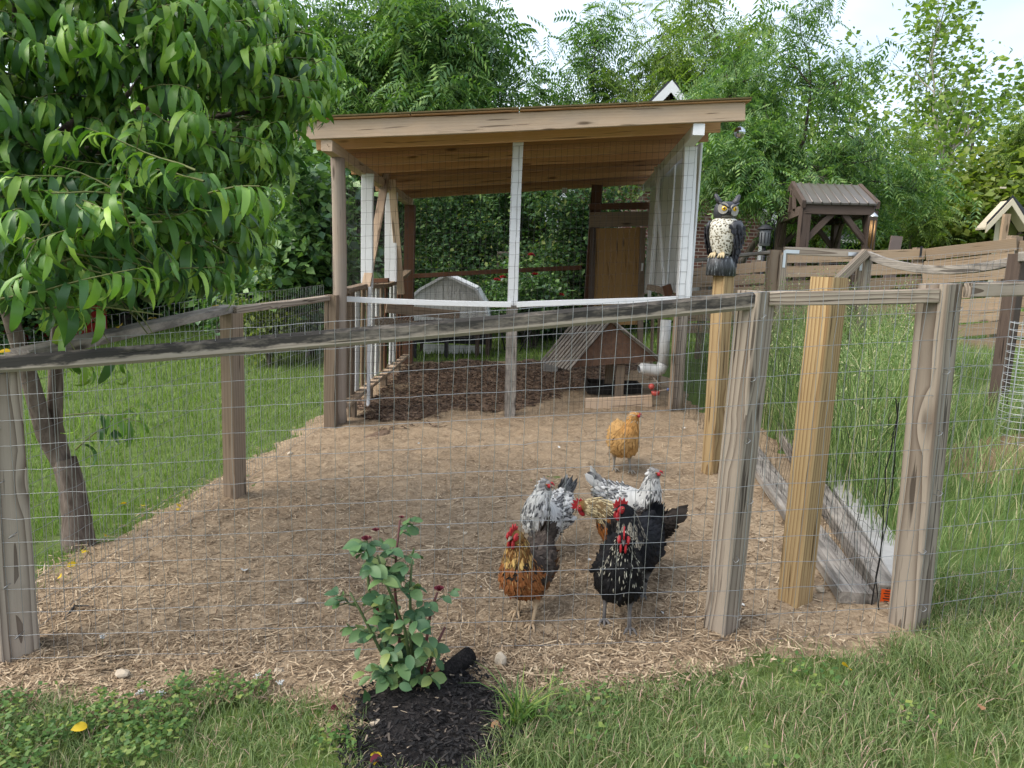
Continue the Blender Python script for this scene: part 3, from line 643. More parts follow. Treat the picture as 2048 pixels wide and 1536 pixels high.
gl = grid_wire(q2[:2], q3[:2], H(q2.x, q2.y), q2.z - .02, H(q3.x, q3.y), q3.z + .1, .0508, .1016, .006, 12)
q4 = at(1388, 524, 7.55); q5 = at(1545, 512, 6.96)
gl += grid_wire(q4[:2], q5[:2], H(q4.x, q4.y), q4.z, H(q5.x, q5.y), q5.z, .0508, .1016, .006, 13)
wires('wire_mesh', gl, .0013, M['galv'], gf)
gt = thing('garden_gate', 'grey wood framed wire gate with steel corner brackets', 'gate', (q0.x, 7.0, H(q0.x, 7)))
a, b = at(1568, 502, 6.93), at(1722, 508, 6.9); a2 = Vector((a.x, a.y, H(a.x, a.y) + .08)); b2 = Vector((b.x, b.y, H(b.x, b.y) + .08))
beam('gate_frame', a - Vector((0, 0, .035)), a2, .06, .04, M['grey'], gt, up=(0, 1, 0)); beam('gate_frame', b - Vector((0, 0, .035)), b2, .06, .04, M['grey'], gt, up=(0, 1, 0))
beam('gate_frame', a, b, .045, .07, M['grey'], gt); beam('gate_frame', a2, b2, .045, .07, M['grey'], gt)
for c, s in ((a, 1), (b, -1)):
    mb = MB(); y = c.y - .026
    mb.box((c.x - .012 + .0 * s, y - .003, c.z - .15), (c.x + .012, y, c.z + .005)); mb.box((min(c.x, c.x + s * .13), y - .006, c.z - .02), (max(c.x, c.x + s * .13), y - .0035, c.z + .012)); mb.build('bracket', M['steel'], gt)
wires('wire_mesh', grid_wire((a.x, a.y), (b.x, b.y), a2.z, a.z, b2.z, b.z, .0508, .1016, .004, 15), .0012, M['galv'], gt)

# slatted wood fence at the back of the garden
wf = thing('slat_fence', 'tan horizontal slat fence closing the garden at the back', 'fence', (4.5, 9.3, H(4.5, 9.3)))
def slats(px0, py0, Y0, px1, py1, Y1, n, bh, gap, mats, seed, posts=(0, 1)):
    r = random.Random(seed); A = at(px0, py0, Y0); B = at(px1, py1, Y1)
    for i in range(n):
        dz = -(bh / 2) - i * (bh + gap); j0, j1 = r.uniform(-.022, .022), r.uniform(-.022, .022)
        tw = r.uniform(-.01, .01)
        beam('slat', A + Vector((0, tw, dz + j0)), B + Vector((0, tw, dz + j1)), .02, bh + r.uniform(-.012, .006), M[r.choice(mats)], wf, wob=.003, cham=.002)
    for t in posts:
        q = A.lerp(B, t); beam('post', Vector((q.x, q.y + .06, H(q.x, q.y) - .05)), Vector((q.x, q.y + .06, q.z + .03)), .09, .09, M['brwood'], wf, up=(0, 1, 0))
slats(1380, 535, 9.8, 1552, 522, 9.2, 6, .135, .012, ['tan', 'tan', 'brwood'], 1, (.2, .8))
slats(1556, 508, 9.2, 1850, 500, 9.0, 7, .135, .022, ['tan', 'tan', 'tan'], 2, (.08, .34, .62, .97))
slats(1853, 496, 8.95, 2034, 476, 8.6, 8, .14, .02, ['tan', 'tan'], 3, (.99,))
slats(2040, 478, 8.6, 2230, 482, 8.3, 8, .14, .02, ['tan', 'tan'], 4, (0, .8))
mb = MB(); q = at(1842, 496, 8.93); mb.box((q.x - .012, q.y - .014, q.z - .11), (q.x + .012, q.y - .004, q.z + .02)); mb.build('latch_strap', M['black'], wf)
p = thing('tall_stake', 'tall pale wood stake standing behind the slat fence', 'post', (at(2012, 440, 9.4).x, 9.4, H(5.9, 9.4)))
t = at(2014, 428, 9.4); beam('stake', (t.x, 9.4, H(t.x, 9.4) - .05), t, .08, .05, M['tan'], p, up=(0, 1, 0))

# white wire tomato cage at the right edge
c = G(2046, 882); tcg = thing('tomato_cage', 'white wire plant cage at the right edge of the garden', 'plant cage', c)
lines = []; R = .17; top = at(2046, 645, c.y).z
for k in range(16):
    a = 2 * math.pi * k / 16; lines.append(np.array([(c.x + R * math.cos(a), c.y + R * math.sin(a), c.z + h * (top - c.z) / 6) for h in range(7)]))
hgt = c.z
while hgt < top + .001:
    lines.append(np.array([(c.x + R * math.cos(a), c.y + R * math.sin(a), hgt + .004 * math.sin(3 * a)) for a in np.linspace(0, 2 * math.pi, 25)])); hgt += .05
wires('cage_wire', lines, .0017, M['wwire'], tcg)
# ------------------------------------------------------------------ covered chicken run
run = thing('covered_run', 'open wooden chicken run with slanted rafter roof and white posts', 'chicken run', (0, 6.7, H(0, 6.7)))
# roof
YF, NR = 6.12, 10
A0 = at(588, 263, YF); B0 = at(1489, 224, YF); s0 = (B0.z - A0.z) / (B0.x - A0.x)
zA = lambda x: A0.z + (x - A0.x) * s0
zback = lambda x: 2.375 + (x + 1.43) * (.305 / 3.14)
YB = 10.15
rz = lambda x, y: zA(x) + (zback(x) - zA(x)) * (y - YF) / (YB - YF)
for k in range(NR):
    y = YF + (YB - YF) * k / (NR - 1); xl, xr = A0.x + (.0 if k == 0 else .05 + .01 * (k % 3)), B0.x - (0 if k == 0 else .06 + .012 * (k % 2))
    rf = beam('rafter', (xl, y, rz(xl, y)), (xr, y, rz(xr, y)), .038, .14, M['fascia'] if k == 0 else M[('pine', 'pinel', 'pined', 'pinel', 'pine', 'pined')[k % 6]], run, wob=.0015)
for k, (a, b) in enumerate(((0, .26), (.263, .5), (.503, .76), (.763, 1))):
    xa = A0.x + (B0.x - A0.x) * a - (.03 if k == 0 else 0); xb = A0.x + (B0.x - A0.x) * b + (.03 if k == 3 else 0); ya, yb = YF - .05, YB + .1
    mb = MB(); P = [(x, y, rz(x, y) + .073) for x, y in ((xa, ya), (xb, ya), (xb, yb), (xa, yb))]
    mb.prism(P, (0, 0, .011)); pn = mb.build('roof_panel', M['pine'], run)
    mb = MB(); P = [(x, y, rz(x, y) + .086) for x, y in ((xa - .001, ya - .02), (xb + .001, ya - .02), (xb + .001, yb), (xa - .001, yb))]
    mb.prism(P, (0, 0, .012)); mb.build('shingle_sheet', M['roofmoss'], pn)
mb = MB(); q = at(1129, 381, YB - .021); mb.box((q.x - .035, q.y - .004, q.z - .035), (q.x + .035, q.y, q.z + .035)); st = mb.build('stapled_tag', M['white'], run)
mb = MB()
for i in range(3):
    for j, w in enumerate((.012, .008, .014)): mb.box((q.x - .022 + j * .017, q.y - .0055, q.z + .012 - i * .014), (q.x - .022 + j * .017 + w * .8, q.y - .0045, q.z + .018 - i * .014))
mb.build('print', M['black'], st)
# side beams under the rafters
def under(x, y, dz): return Vector((x, y, rz(x, y) - .07 - dz))
bl0 = at(655, 287, 6.15); bl1 = Vector((-1.46, 10.2, 0)); br0 = at(1397, 244, 6.15); br1 = Vector((1.70, 10.2, 0))
beam('side_beam', under(bl0.x, 6.12, .047), under(bl1.x, 10.2, .047), .09, .09, M['fascia'], run)
beam('side_beam', under(br0.x, 6.12, .047), under(br1.x, 10.2, .047), .09, .09, M['white'], run)
# front posts
PLx, PRx = at(680, 600, 6.45).x, at(1368, 600, 6.62).x
lp = at(682, 850, 6.45); tp = at(675, 300, 6.45); beam('post', (lp.x, 6.45, H(lp.x, 6.45) - .05), under(tp.x, 6.45, .092), .118, .118, M['pole'], run, round_=10, wob=.004)
q = at(664, 858, 6.36); beam('post', (q.x, 6.33, H(q.x, 6.33) - .05), (q.x + .01, 6.33, 1.15), .10, .11, M['brwood'], run, up=(0, 1, 0))
m0 = at(1019, 832, 6.66); m1 = at(1025, 611, 6.66); m2 = at(1037, 272, 6.66)
beam('post', (m0.x, 6.66, H(m0.x, 6.66) - .03), m1, .10, .05, M['greyb'], run, up=(0, 1, 0)); beam('post', m1 + Vector((0, 0, .002)), under(m2.x, 6.66, .0) + Vector((0, 0, .03)), .092, .052, M['white'], run, up=(0, 1, 0))
r0_ = at(1352, 820, 6.68); r1_ = at(1366, 600, 6.68); r2_ = at(1383, 246, 6.68)
beam('post', (r0_.x, 6.68, H(r0_.x, 6.68) - .05), r1_, .125, .11, M['grey'], run, up=(0, 1, 0), round_=8)
beam('post', at(1340, 818, 6.60), at(1352, 602, 6.60), .03, .06, M['brwood'], run, up=(0, 1, 0))
beam('post', r1_ + Vector((0, 0, -.06)), under(r2_.x, 6.68, .094), .11, .09, M['white'], run, up=(0, 1, 0))
beam('front_rail', at(694, 598, 6.56), at(1022, 609, 6.60), .038, .05, M['white'], run, sag=.005); beam('front_rail', at(1033, 609.5, 6.60), at(1352, 598, 6.60), .038, .05, M['white'], run)
# left half wall
WX = lambda y: -1.53 + .012 * (y - 6.5)
zt0, zt1 = at(700, 578, 6.75).z, at(812, 552, 9.9).z; zb0, zb1 = at(703, 800, 6.75).z, at(810, 716, 9.7).z
wt = lambda y: zt0 + (zt1 - zt0) * (y - 6.75) / 3.15; wb = lambda y: max(zb0 + (zb1 - zb0) * (y - 6.75) / 2.95, H(-1.5, y) + .05)
for y, w, mt in ((6.62, .15, 'brwood'), (6.79, .15, 'brwood'), (6.96, .15, 'brwood'), (7.16, .17, 'whitew'), (7.42, .11, 'tan'), (7.66, .14, 'brwood'), (7.90, .13, 'whitew'), (8.14, .15, 'whitew'), (8.40, .12, 'brwood'), (8.66, .14, 'brown'), (9.0, .15, 'whitew'), (9.24, .15, 'whitew'), (9.5, .14, 'brown'), (9.75, .14, 'brown')):
    beam('wall_board', (WX(y), y, wb(y) + .02), (WX(y), y, wt(y) - .01), w, .02, M[mt], run, up=(1, 0, 0), wob=.0015)
beam('sill', (WX(6.5) + .05, 6.5, wb(6.5)), (WX(9.95) + .05, 9.95, wb(9.95)), .085, .035, M['fascia'], run)
for y in (6.75, 7.5, 8.3, 9.2): beam('sill_block', (WX(y) + .05, y, H(-1.5, y) - .02), (WX(y) + .05, y, wb(y) - .018), .07, .1, M['brwood'], run, up=(0, 1, 0))
beam('top_rail', (WX(6.5) + .04, 6.5, wt(6.5)), (WX(7.5) + .04, 7.5, wt(7.5)), .09, .045, M['brwood'], run)
beam('top_rail', (WX(7.3) + .05, 7.32, wt(7.3) + .0), (WX(9.95) + .05, 9.95, wt(9.95) + .06), .09, .045, M['tan'], run, sag=.07)
beam('rail_block', at(752, 562, 8.0) + Vector((-.1, 0, 0)), at(766, 560, 8.0) + Vector((.06, 0, 0)), .09, .05, M['brown'], run)
q = at(736, 340, 7.35); beam('upper_post', (q.x, 7.35, wt(7.35) - .02), under(q.x, 7.35, .09), .115, .05, M['white'], run, up=(0, 1, 0))
q = at(784, 350, 8.75); beam('upper_post', (q.x, 8.75, wt(8.75) - .02), under(q.x, 8.75, .09), .14, .05, M['white'], run, up=(0, 1, 0))
beam('brace', at(731, 578, 7.2), at(773, 347, 8.35), .085, .03, M['fascia'], run, up=(0, 1, 0)); beam('brace', at(802, 588, 8.9), at(782, 352, 8.55), .085, .03, M['fascia'], run, up=(0, 1, 0))
q = at(737, 700, 7.18); beam('edge_strip', (q.x, 7.18, H(q.x, 7.2)), (q.x + .01, 7.18, wt(7.2)), .03, .03, M['white'], run, up=(0, 1, 0))
beam('post', (-1.44, 10.08, H(-1.44, 10.08) - .05), under(-1.44, 10.08, .09), .14, .10, M['brown'], run, up=(0, 1, 0))
beam('back_rail', at(826, 552, 10.05), at(1163, 535, 10.05), .05, .06, M['brown'], run)
# roosting boards inside
beam('roost_board', at(772, 616, 8.55), at(918, 630, 8.9), .035, .105, M['brwood'], run); beam('roost_board', at(738, 640, 8.0), at(868, 655, 8.5), .035, .09, M['brwood'], run)
# back right doorway
bp = at(1165, 730, 9.9); beam('post', (bp.x + .03, 9.95, H(bp.x, 9.95) - .05), under(bp.x + .08, 9.95, .0), .14, .10, M['brown'], run, up=(0, 1, 0))
q0_ = at(1178, 447, 9.86); q1_ = at(1299, 440, 9.86)
beam('header', at(1179, 440, 9.84), at(1298, 437, 9.84), .04, .19, M['brwood'], run); beam('header', at(1179, 414, 9.86), at(1298, 411, 9.86), .04, .085, M['brown'], run)
dr = beam('door', at(1234, 650, 9.80), at(1234, 456, 9.80), .66, .02, M['ply'], run, up=(0, 1, 0)); 
for px in (1186, 1286): q_ = at(px - 3, 652, 9.78); q_.z = H(q_.x, 9.78) - .02; beam('door_stile', q_, at(px, 456, 9.78), .075, .04, M['dark'] if px < 1200 else M['brwood'], run, up=(0, 1, 0))
mb = MB(); h = at(1284, 534, 9.74); mb.box((h.x - .012, h.y - .02, h.z - .05), (h.x + .012, h.y, h.z + .05)); mb.build('latch', M['white'], run)
# right wall of white boards
RX = lambda y: 1.60 + .035 * (y - 6.7)
for i, (y, w) in enumerate(((7.0, .30), (7.36, .34), (7.76, .36), (8.2, .40), (8.66, .42), (9.14, .42), (9.6, .42))):
    zb = at(1366, 592, 6.9).z + .02 * (i % 3) - .01 * i
    beam('wall_board', (RX(y), y, zb), (RX(y), y, rz(RX(y), y) - .10), w, .02, M['white'], run, up=(1, 0, 0), wob=.0015)
for y in (7.18, 8.0, 9.0): beam('batten', (RX(y) - .03, y, zb + .05), (RX(y) - .03, y, rz(RX(y), y) - .12), .04, .02, M['whitew'], run, up=(1, 0, 0))
beam('brace', at(1298, 608, 7.9), at(1318, 330, 8.2), .05, .03, M['whitew'], run, up=(1, 0, 0)); beam('brace', at(1327, 575, 7.6), at(1311, 335, 8.3), .03, .03, M['whitew'], run, up=(1, 0, 0))
beam('curved_plank', at(1296, 574, 7.7), at(1350, 598, 7.3), .03, .06, M['brwood'], run, sag=-.03); beam('rail_block', at(1333, 570, 7.35), at(1340, 592, 7.35), .08, .05, M['brown'], run, up=(0, 1, 0))
q_ = at(1322, 700, 7.7); q_.z = H(q_.x, 7.7) - .02; beam('low_wall_board', at(1322, 600, 7.7), q_, .16, .02, M['tan'], run, up=(1, 0, 0)); q_ = at(1306, 705, 8.3); q_.z = H(q_.x, 8.3) - .02; beam('low_wall_board', at(1306, 596, 8.3), q_, .1, .02, M['brwood'], run, up=(1, 0, 0))
# wire on the front and left side
fw = []
zc = lambda x: rz(x, 6.6) - .10
fw += grid_wire((lp.x + .03, 6.57), (m0.x, 6.61), H(-1.5, 6.6) + .03, zc(lp.x), H(0, 6.6) + .03, zc(0), .0508, .1016, .006, 21)
fw += grid_wire((m0.x, 6.61), (r1_.x, 6.62), H(0, 6.6) + .03, zc(0), H(1.5, 6.6) + .03, zc(1.5), .0508, .1016, .006, 22)
wires('wire_mesh', fw, .0012, M['dwire'], run)
wires('side_wire', grid_wire((-1.6, 6.5), (-1.5, 10.0), .95, 2.2, .95, 2.15, .0508, .1016, .006, 23), .0012, M['dwire'], run)
wires('back_wire', grid_wire((-1.4, 10.12), (.95, 10.12), H(-1.4, 10) + .02, 2.3, H(.95, 10) + .02, 2.5, .06, .12, .004, 24), .0011, M['dwire'], run)
wires('bird_netting', diamond_net((-1.5, 7.6), (-.45, 9.2), .66, .86, .05, 2) , .001, M['galv'], run)

# ------------------------------------------------------------------ things inside and behind the run
def tri_shelter():
    ap = at(1222, 640, 7.15); lf = at(1136, 739, 7.15); rf = at(1331, 727, 7.15); D = .55
    t = thing('feeder_shelter', 'small a-frame feed shelter with brown gable board and grey slat roof', 'feed shelter', (ap.x, 7.4, H(ap.x, 7.4)))
    mb = MB(); mb.prism([ap + Vector((0, .03, -.03)), lf + Vector((.05, .03, .02)), rf + Vector((-.05, .03, .02))], (0, .02, 0)); mb.build('gable_board', M['osb'], t)
    for a, b in ((ap, lf), (ap, rf)):
        for k in range(10):
            y = a.y - .02 + k * .058
            sh = -.25 * k / 9; beam('roof_slat', Vector((a.x + sh, y, a.z + .012)), Vector((b.x + sh, y, b.z)), .074, .016, M['greyb'], t, up=(0, 0, 1), wob=.001)
    dv = Vector((-.25, D, 0)); mb = MB(); mb.prism([ap + dv + Vector((0, 0, -.03)), lf + dv + Vector((.05, 0, .02)), rf + dv + Vector((-.05, 0, .02))], (0, .02, 0)); mb.build('gable_board', M['osb'], t)
    for px, y in ((1238, 7.25), (1226, 7.65)):
        q = at(px, 800, 7.25); beam('leg', (q.x, y, H(q.x, y) - .02), (q.x, y, lf.z + .06), .085, .05, M['brwood'], t, up=(0, 1, 0))
    a, b = at(1170, 812, 6.92), at(1303, 802, 6.92); a.z = H(a.x, 6.92) + .055; b.z = H(b.x, 6.92) + .065
    beam('foot_board', a, b, .038, .115, M['fascia'], t)
tri_shelter()
q = at(1225, 780, 7.75); mb = MB(); L, D, hh_ = .28, .16, .11; z = H(q.x, 7.75)
for lo, hi in (((-L, -D, 0), (L, D, .012)), ((-L, -D, .013), (L, -D + .015, hh_)), ((-L, D - .015, .013), (L, D, hh_)), ((-L, -D + .016, .013), (-L + .015, D - .016, hh_)), ((L - .015, -D + .016, .013), (L, D - .016, hh_))): mb.box(lo, hi)
tag(mb.build('feed_trough', plain('dark_rubber', (.035, .03, .027), .8, .15), None, loc=(q.x, 7.75, z + .004)), 'low dark trough lying under the a-frame shelter', 'trough')
pf = thing('pvc_feeder', 'white pvc pipe feeder beside the right run post', 'feeder', (at(1329, 740, 6.85).x, 6.85, .7))
mb = MB(); a = at(1332, 640, 6.85); b = at(1326, 732, 6.85); mb.tube([a, b], .05, 14); mb.build('pipe', M['pvc'], pf)
mb = MB(); c = at(1300, 739, 6.85); e = at(1284, 737, 6.83); mb.tube([b + Vector((0, 0, .02)), b + Vector((-.02, 0, -.03)), b + Vector((-.07, 0, -.045)), c, e], [.055, .058, .058, .055, .052], 14, cap=False); mb.tube([e + Vector((.005, 0, 0)), e + Vector((-.03, -.01, -.005))], [.054, .035], 14, cap=False); mb.build('elbow', M['pvc'], pf)
wt_ = thing('drinker', 'faded red plastic drinker cups hanging near the right run post', 'drinker', at(1310, 785, 6.85))
mb = MB(); mb.ball(at(1303, 773, 6.85), .03, 12, 8); mb.build('float_ball', M['red'], wt_)
mb = MB(); mb.lathe([(.018, -.03), (.036, -.022), (.042, .012), (.038, .014), (.03, -.01), (.004, -.014)], 14, origin=at(1311, 785, 6.85)); mb.build('cup', M['red'], wt_)
mb = MB(); mb.tube([at(1305, 752, 6.85), at(1325, 779, 6.85)], .009, 8); mb.tube([at(1318, 782, 6.85), at(1336, 779, 6.83)], .007, 8); mb.build('arm', M['grey'], wt_)
mb = MB(); mb.ball(at(1336, 779, 6.82), .014, 10, 6); mb.build('cap', M['blue'], wt_)
tag(beam('bark_piece', at(1303, 823, 6.62), at(1352, 831, 6.5), .05, .025, M['pole'], None, round_=7, wob=.006), 'curled piece of bark on the dirt by the right run post', 'bark')
q = G(1100, 745); mb = MB()
for lo, hi in (((-.09, -.1, 0), (.09, -.07, .18)), ((-.09, .07, 0), (.09, .1, .18)), ((-.09, -.069, 0), (-.06, .069, .18)), ((.06, -.069, 0), (.09, .069, .18)), ((-.059, -.015, 0), (.059, .015, .175))): mb.box(lo, hi)
tag(mb.build('concrete_block', M['concrete'], None, loc=q), 'grey concrete block on the mulch at the back of the run', 'block')
# white playhouse coop behind
def coop():
    Y = 10.75; t = thing('playhouse_coop', 'white plastic gambrel coop standing behind the run', 'coop', (at(900, 735, Y).x, Y, H(-1, Y)))
    P = [at(x, y, Y) for x, y in ((824, 662), (822, 598), (843, 580), (892, 553), (950, 580), (968, 610), (978, 655))]
    mb = MB(); mb.prism([P[0], P[1], P[2], P[3], P[4], P[5], P[6]], (0, .03, 0)); mb.build('gable_wall', M['whitew'], t)
    for k in range(9):
        x = P[1].x + (P[5].x - P[1].x) * (k + .5) / 9; zt_ = min(P[3].z - abs(x - P[3].x) * .55, P[3].z) - .07
        mb = MB(); mb.box((x - .052, Y - .012, P[0].z), (x + .052, Y - .002, zt_)); mb.build('siding_board', M['whitew'], t)
    D = Vector((0, 1.0, 0)); pr = [P[1], P[2], P[3], P[4], P[5], P[6]]
    for a, b in zip(pr[:-1], pr[1:]):
        nrm = Vector((-(b - a).z, 0, (b - a).x)).normalized() * .035
        mb = MB(); mb.prism([a - Vector((0, .06, 0)), b - Vector((0, .06, 0)), b - Vector((0, .06, 0)) + nrm, a - Vector((0, .06, 0)) + nrm], (0, 1.1, 0)); mb.build('roof_panel', M['white'], t)
    z0 = H(-1, Y)
    for px in (829, 893, 955, 976):
        x = at(px, 680, Y).x; beam('frame_leg', (x, Y, z0 - .02), (x, Y, P[0].z), .06, .05, M['dark'] if px > 940 else M['black'], t, up=(0, 1, 0))
    for px in (829, 976):
        x = at(px, 680, Y).x; beam('frame_leg', (x, Y + .9, z0 - .02), (x, Y + .9, P[0].z), .06, .05, M['dark'], t, up=(0, 1, 0))
    mb = MB(); a, b = at(846, 715, Y + .5), at(962, 692, Y + .5); mb.box((a.x, Y + .5, a.z), (b.x, Y + .53, b.z)); mb.build('nest_box', M['whitew'], t)
    mb = MB(); a, b = at(822, 650, Y + .85), at(982, 690, Y + .85); mb.box((a.x, Y + .85, b.z), (b.x, Y + .87, a.z)); mb.build('opening_shade', M['black'], t)  # black sheet added to stand for the shade inside the open underside
    beam('cross_board', at(824, 648, Y - .03), at(980, 642, Y - .03), .03, .09, M['dark'], t)
    mb = MB(); mb.tube([at(820, 722, Y - .2), at(832, 734, Y - .2), at(900, 737, Y - .2), at(945, 733, Y - .2), at(962, 722, Y - .2)], .025, 8); mb.build('skid', M['greyb'], t)
    wires('coop_wire', grid_wire((at(826, 660, Y).x, Y - .04), (at(978, 660, Y).x, Y - .04), z0 + .3, P[0].z, z0 + .3, P[0].z, .05, .05, .002, 31), .001, M['galv'], t)
coop()
# ------------------------------------------------------------------ trees
class Skel:
    def __init__(s, seed): s.r = random.Random(seed); s.tubes = []; s.tips = []
    def grow(s, p, d, L, r, lev, maxlev, spread=.75, up=.12, kids=(3, 5), shrink=.62, nseg=5, wig=.18, r_end=.35, bare=.3):
        R = s.r; pts = [p.copy()]; rad = [r]; q = p.copy(); dd = d.normalized(); step = L / nseg
        for i in range(nseg):
            dd = (dd + Vector((R.gauss(0, wig), R.gauss(0, wig), R.gauss(0, wig) + up))).normalized(); q = q + dd * step; pts.append(q.copy()); rad.append(r * (1 - (1 - r_end) * (i + 1) / nseg))
        s.tubes.append((pts, rad))
        if lev >= maxlev: s.tips.append(pts); return
        for k in range(R.randint(*kids)):
            t = bare + (1 - bare) * (k + R.random()) / kids[1]; t = min(t, .99); i = min(int(t * nseg), nseg - 1); a = pts[i].lerp(pts[i + 1], t * nseg - i)
            ax = (pts[i + 1] - pts[i]).normalized(); o = ax.orthogonal(); o.rotate(Matrix.Rotation(R.random() * 6.283, 3, ax)); nd = (ax * (1 - spread * .6) + o * spread).normalized()
            s.grow(a, nd, L * shrink * R.uniform(.75, 1.15), r * .55, lev + 1, maxlev, spread, up, kids, shrink, nseg, wig, .3, bare * .6)
        s.grow(pts[-1], dd, L * shrink, rad[-1], lev + 1, maxlev, spread, up, kids, shrink, nseg, wig, .3, bare * .6)
    def wood(s, n=6, minr=.0):
        mb = MB()
        for pts, rad in s.tubes:
            if rad[0] >= minr: mb.tube(pts, rad, n if rad[0] > .03 else 4, cap=False)
        return mb
def leaf_cloud(tips, n, size, spread, seed, kind='kite', droop=.35, jitter=.25):
    r = np.random.default_rng(seed); T = np.array([[list(p) for p in t] for t in tips], float); k = T.shape[1]
    i = r.integers(0, len(T), n); u = r.uniform(.15, 1, n) * (k - 1); a = np.minimum(u.astype(int), k - 2); f = (u - a)[:, None]
    c = T[i, a] * (1 - f) + T[i, a + 1] * f + r.normal(0, spread, (n, 3)) * [1, 1, .8]
    az = r.uniform(0, 2 * np.pi, n); el = r.normal(-droop, .45, n)
    d = np.stack([np.cos(az) * np.cos(el), np.sin(az) * np.cos(el), np.sin(el)], 1)
    sd = np.cross(d, r.normal(0, 1, (n, 3)) * [.6, .6, .3] + [0, 0, 1]); sd /= np.linalg.norm(sd, axis=1)[:, None]
    nm = np.cross(sd, d)
    L = size * r.uniform(1 - jitter * 2, 1 + jitter * 2, n)[:, None]
    if kind == 'kite':
        w = L * .36
        V = np.stack([c, c + d * L * .45 + sd * w + nm * L * .10, c + d * L, c + d * L * .45 - sd * w + nm * L * .10], 1).reshape(-1, 3); b = np.arange(n) * 4
        return V, np.concatenate([np.stack([b, b + 1, b + 2], 1), np.stack([b, b + 2, b + 3], 1)])
    # pinnate frond: leaflets in pairs along a drooping rachis
    m = 7; Vs = []
    for j in range(m):
        t = (j + .6) / m; q = c + d * L * t; q[:, 2] -= (L[:, 0] * t ** 2 * .35)
        for sg in (1, -1):
            ld = sd * sg * .9 + d * .45 + np.array([0, 0, -.35]); ld /= np.linalg.norm(ld, axis=1)[:, None]
            ll = L * (.30 - .12 * abs(t - .45)); ww = ll * .20
            Vs.append(np.stack([q, q + ld * ll * .4 + d * ww, q + ld * ll + np.array([0, 0, -.1]) * ll, q + ld * ll * .4 - d * ww], 1))
    V = np.stack(Vs, 1).reshape(-1, 3); b = np.arange(n * m * 2) * 4
    return V, np.stack([b, b + 1, b + 2, b + 3], 1)
PROTO = {}
def proto(key, seed, trunkL, trunkR, maxlev, nleaf, size, spread, kind='kite', lean=(0, 0), kw=None, bark='bark', leafm='maple', lim=(3, 5)):
    s = Skel(seed); s.grow(Vector((0, 0, -.1)), Vector((lean[0], lean[1], 1)), trunkL, trunkR, 0, maxlev, kids=lim, **(kw or {}))
    V, Fq = leaf_cloud(s.tips, nleaf, size, spread, seed + 1, kind)
    tr = s.wood(); me = bpy.data.meshes.new(key + '_trunk'); me.from_pydata(tr.v, [], tr.f); me.polygons.foreach_set('use_smooth', [True] * len(tr.f)); me.materials.append(M[bark])
    PROTO[key] = (me, npmesh(key + '_crown', V, Fq, M[leafm]), np.array([t[-1][:] for t in s.tips]))
def plant_tree(key, x, y, sc_, rot, label, name='tree', leafm=None, cat='tree', group='trees behind the pen', z=None):
    tr, cr, tips = PROTO[key]
    o = bpy.data.objects.new(name, None); o.matrix_basis = Matrix.Translation((x, y, H(x, y) if z is None else z)) @ Matrix.Rotation(rot, 4, 'Z') @ Matrix.Diagonal((*((sc_,) * 3 if not hasattr(sc_, '__len__') else sc_), 1))
    COL.objects.link(o); tag(o, label, cat, group)
    for nm, me in (('trunk', tr), ('crown', cr)):
        c = bpy.data.objects.new(nm, me); COL.objects.link(c); c.parent = o
        if nm == 'crown' and leafm: c.material_slots[0].link = 'OBJECT'; c.material_slots[0].material = M[leafm]
    return o
proto('ail', 21, 3.2, .16, 3, 6200, .44, .30, 'frond', kw=dict(spread=.8, up=.10, shrink=.66, bare=.45), leafm='ailanthus')
proto('ailhigh', 25, 5.2, .15, 3, 4200, .44, .30, 'frond', lean=(.15, 0), kw=dict(spread=1.0, up=.05, shrink=.52, bare=.85), leafm='ailanthus')
proto('map', 33, 2.6, .17, 3, 26000, .17, .34, 'kite', kw=dict(spread=.85, up=.06, shrink=.66, bare=.35), leafm='maple')
proto('slim', 48, 4.6, .09, 2, 1300, .42, .32, 'frond', kw=dict(spread=.7, up=.12, shrink=.42, bare=.55, wig=.08), leafm='ailanthus')
proto('bare', 57, 4.0, .12, 3, 4200, .15, .30, 'kite', kw=dict(spread=.6, up=.16, shrink=.62, bare=.45, wig=.13), bark='palebark', leafm='maple', lim=(2, 4))
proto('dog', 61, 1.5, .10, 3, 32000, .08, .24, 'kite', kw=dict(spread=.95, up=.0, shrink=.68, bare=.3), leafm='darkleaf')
proto('pear', 72, 1.0, .05, 3, 9000, .085, .13, 'kite', kw=dict(spread=.65, up=.18, shrink=.68, bare=.2), leafm='pearleaf')
def px_tree(key, px, Y, sc_, rot, label, **k):
    p = at(px, 560, Y); return plant_tree(key, p.x, Y, sc_, rot, label, **k)
px_tree('ail', 730, 16.0, 1.22, .3, 'tall pinnate-leaved tree behind the left end of the run roof', name='pinnate_tree')
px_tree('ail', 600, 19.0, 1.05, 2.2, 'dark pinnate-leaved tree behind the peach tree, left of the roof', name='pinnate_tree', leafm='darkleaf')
px_tree('ail', 850, 18.5, 1.15, 3.6, 'leaning pinnate-leaved tree behind the left half of the roof edge', name='pinnate_tree')
px_tree('map', 975, 25.0, 1.12, 1.0, 'round light green maple showing above the middle of the roof', name='maple_tree')
px_tree('slim', 1196, 18.5, 1.05, .0, 'slender tree with bare upright trunk above the run roof', name='slender_tree')
px_tree('ailhigh', 1310, 20.0, .95, 4.0, 'branching pinnate-leaved tree above the right end of the roof', name='pinnate_tree', leafm='maple')
px_tree('ailhigh', 1430, 14.6, .66, 4.3, 'broad pinnate-leaved tree right of the roof above the owl', name='pinnate_tree')
px_tree('slim', 1812, 17.0, .52, 1.2, 'thin dark trunked tree between the pavilion and the cream shed', name='slender_tree', leafm='maple')
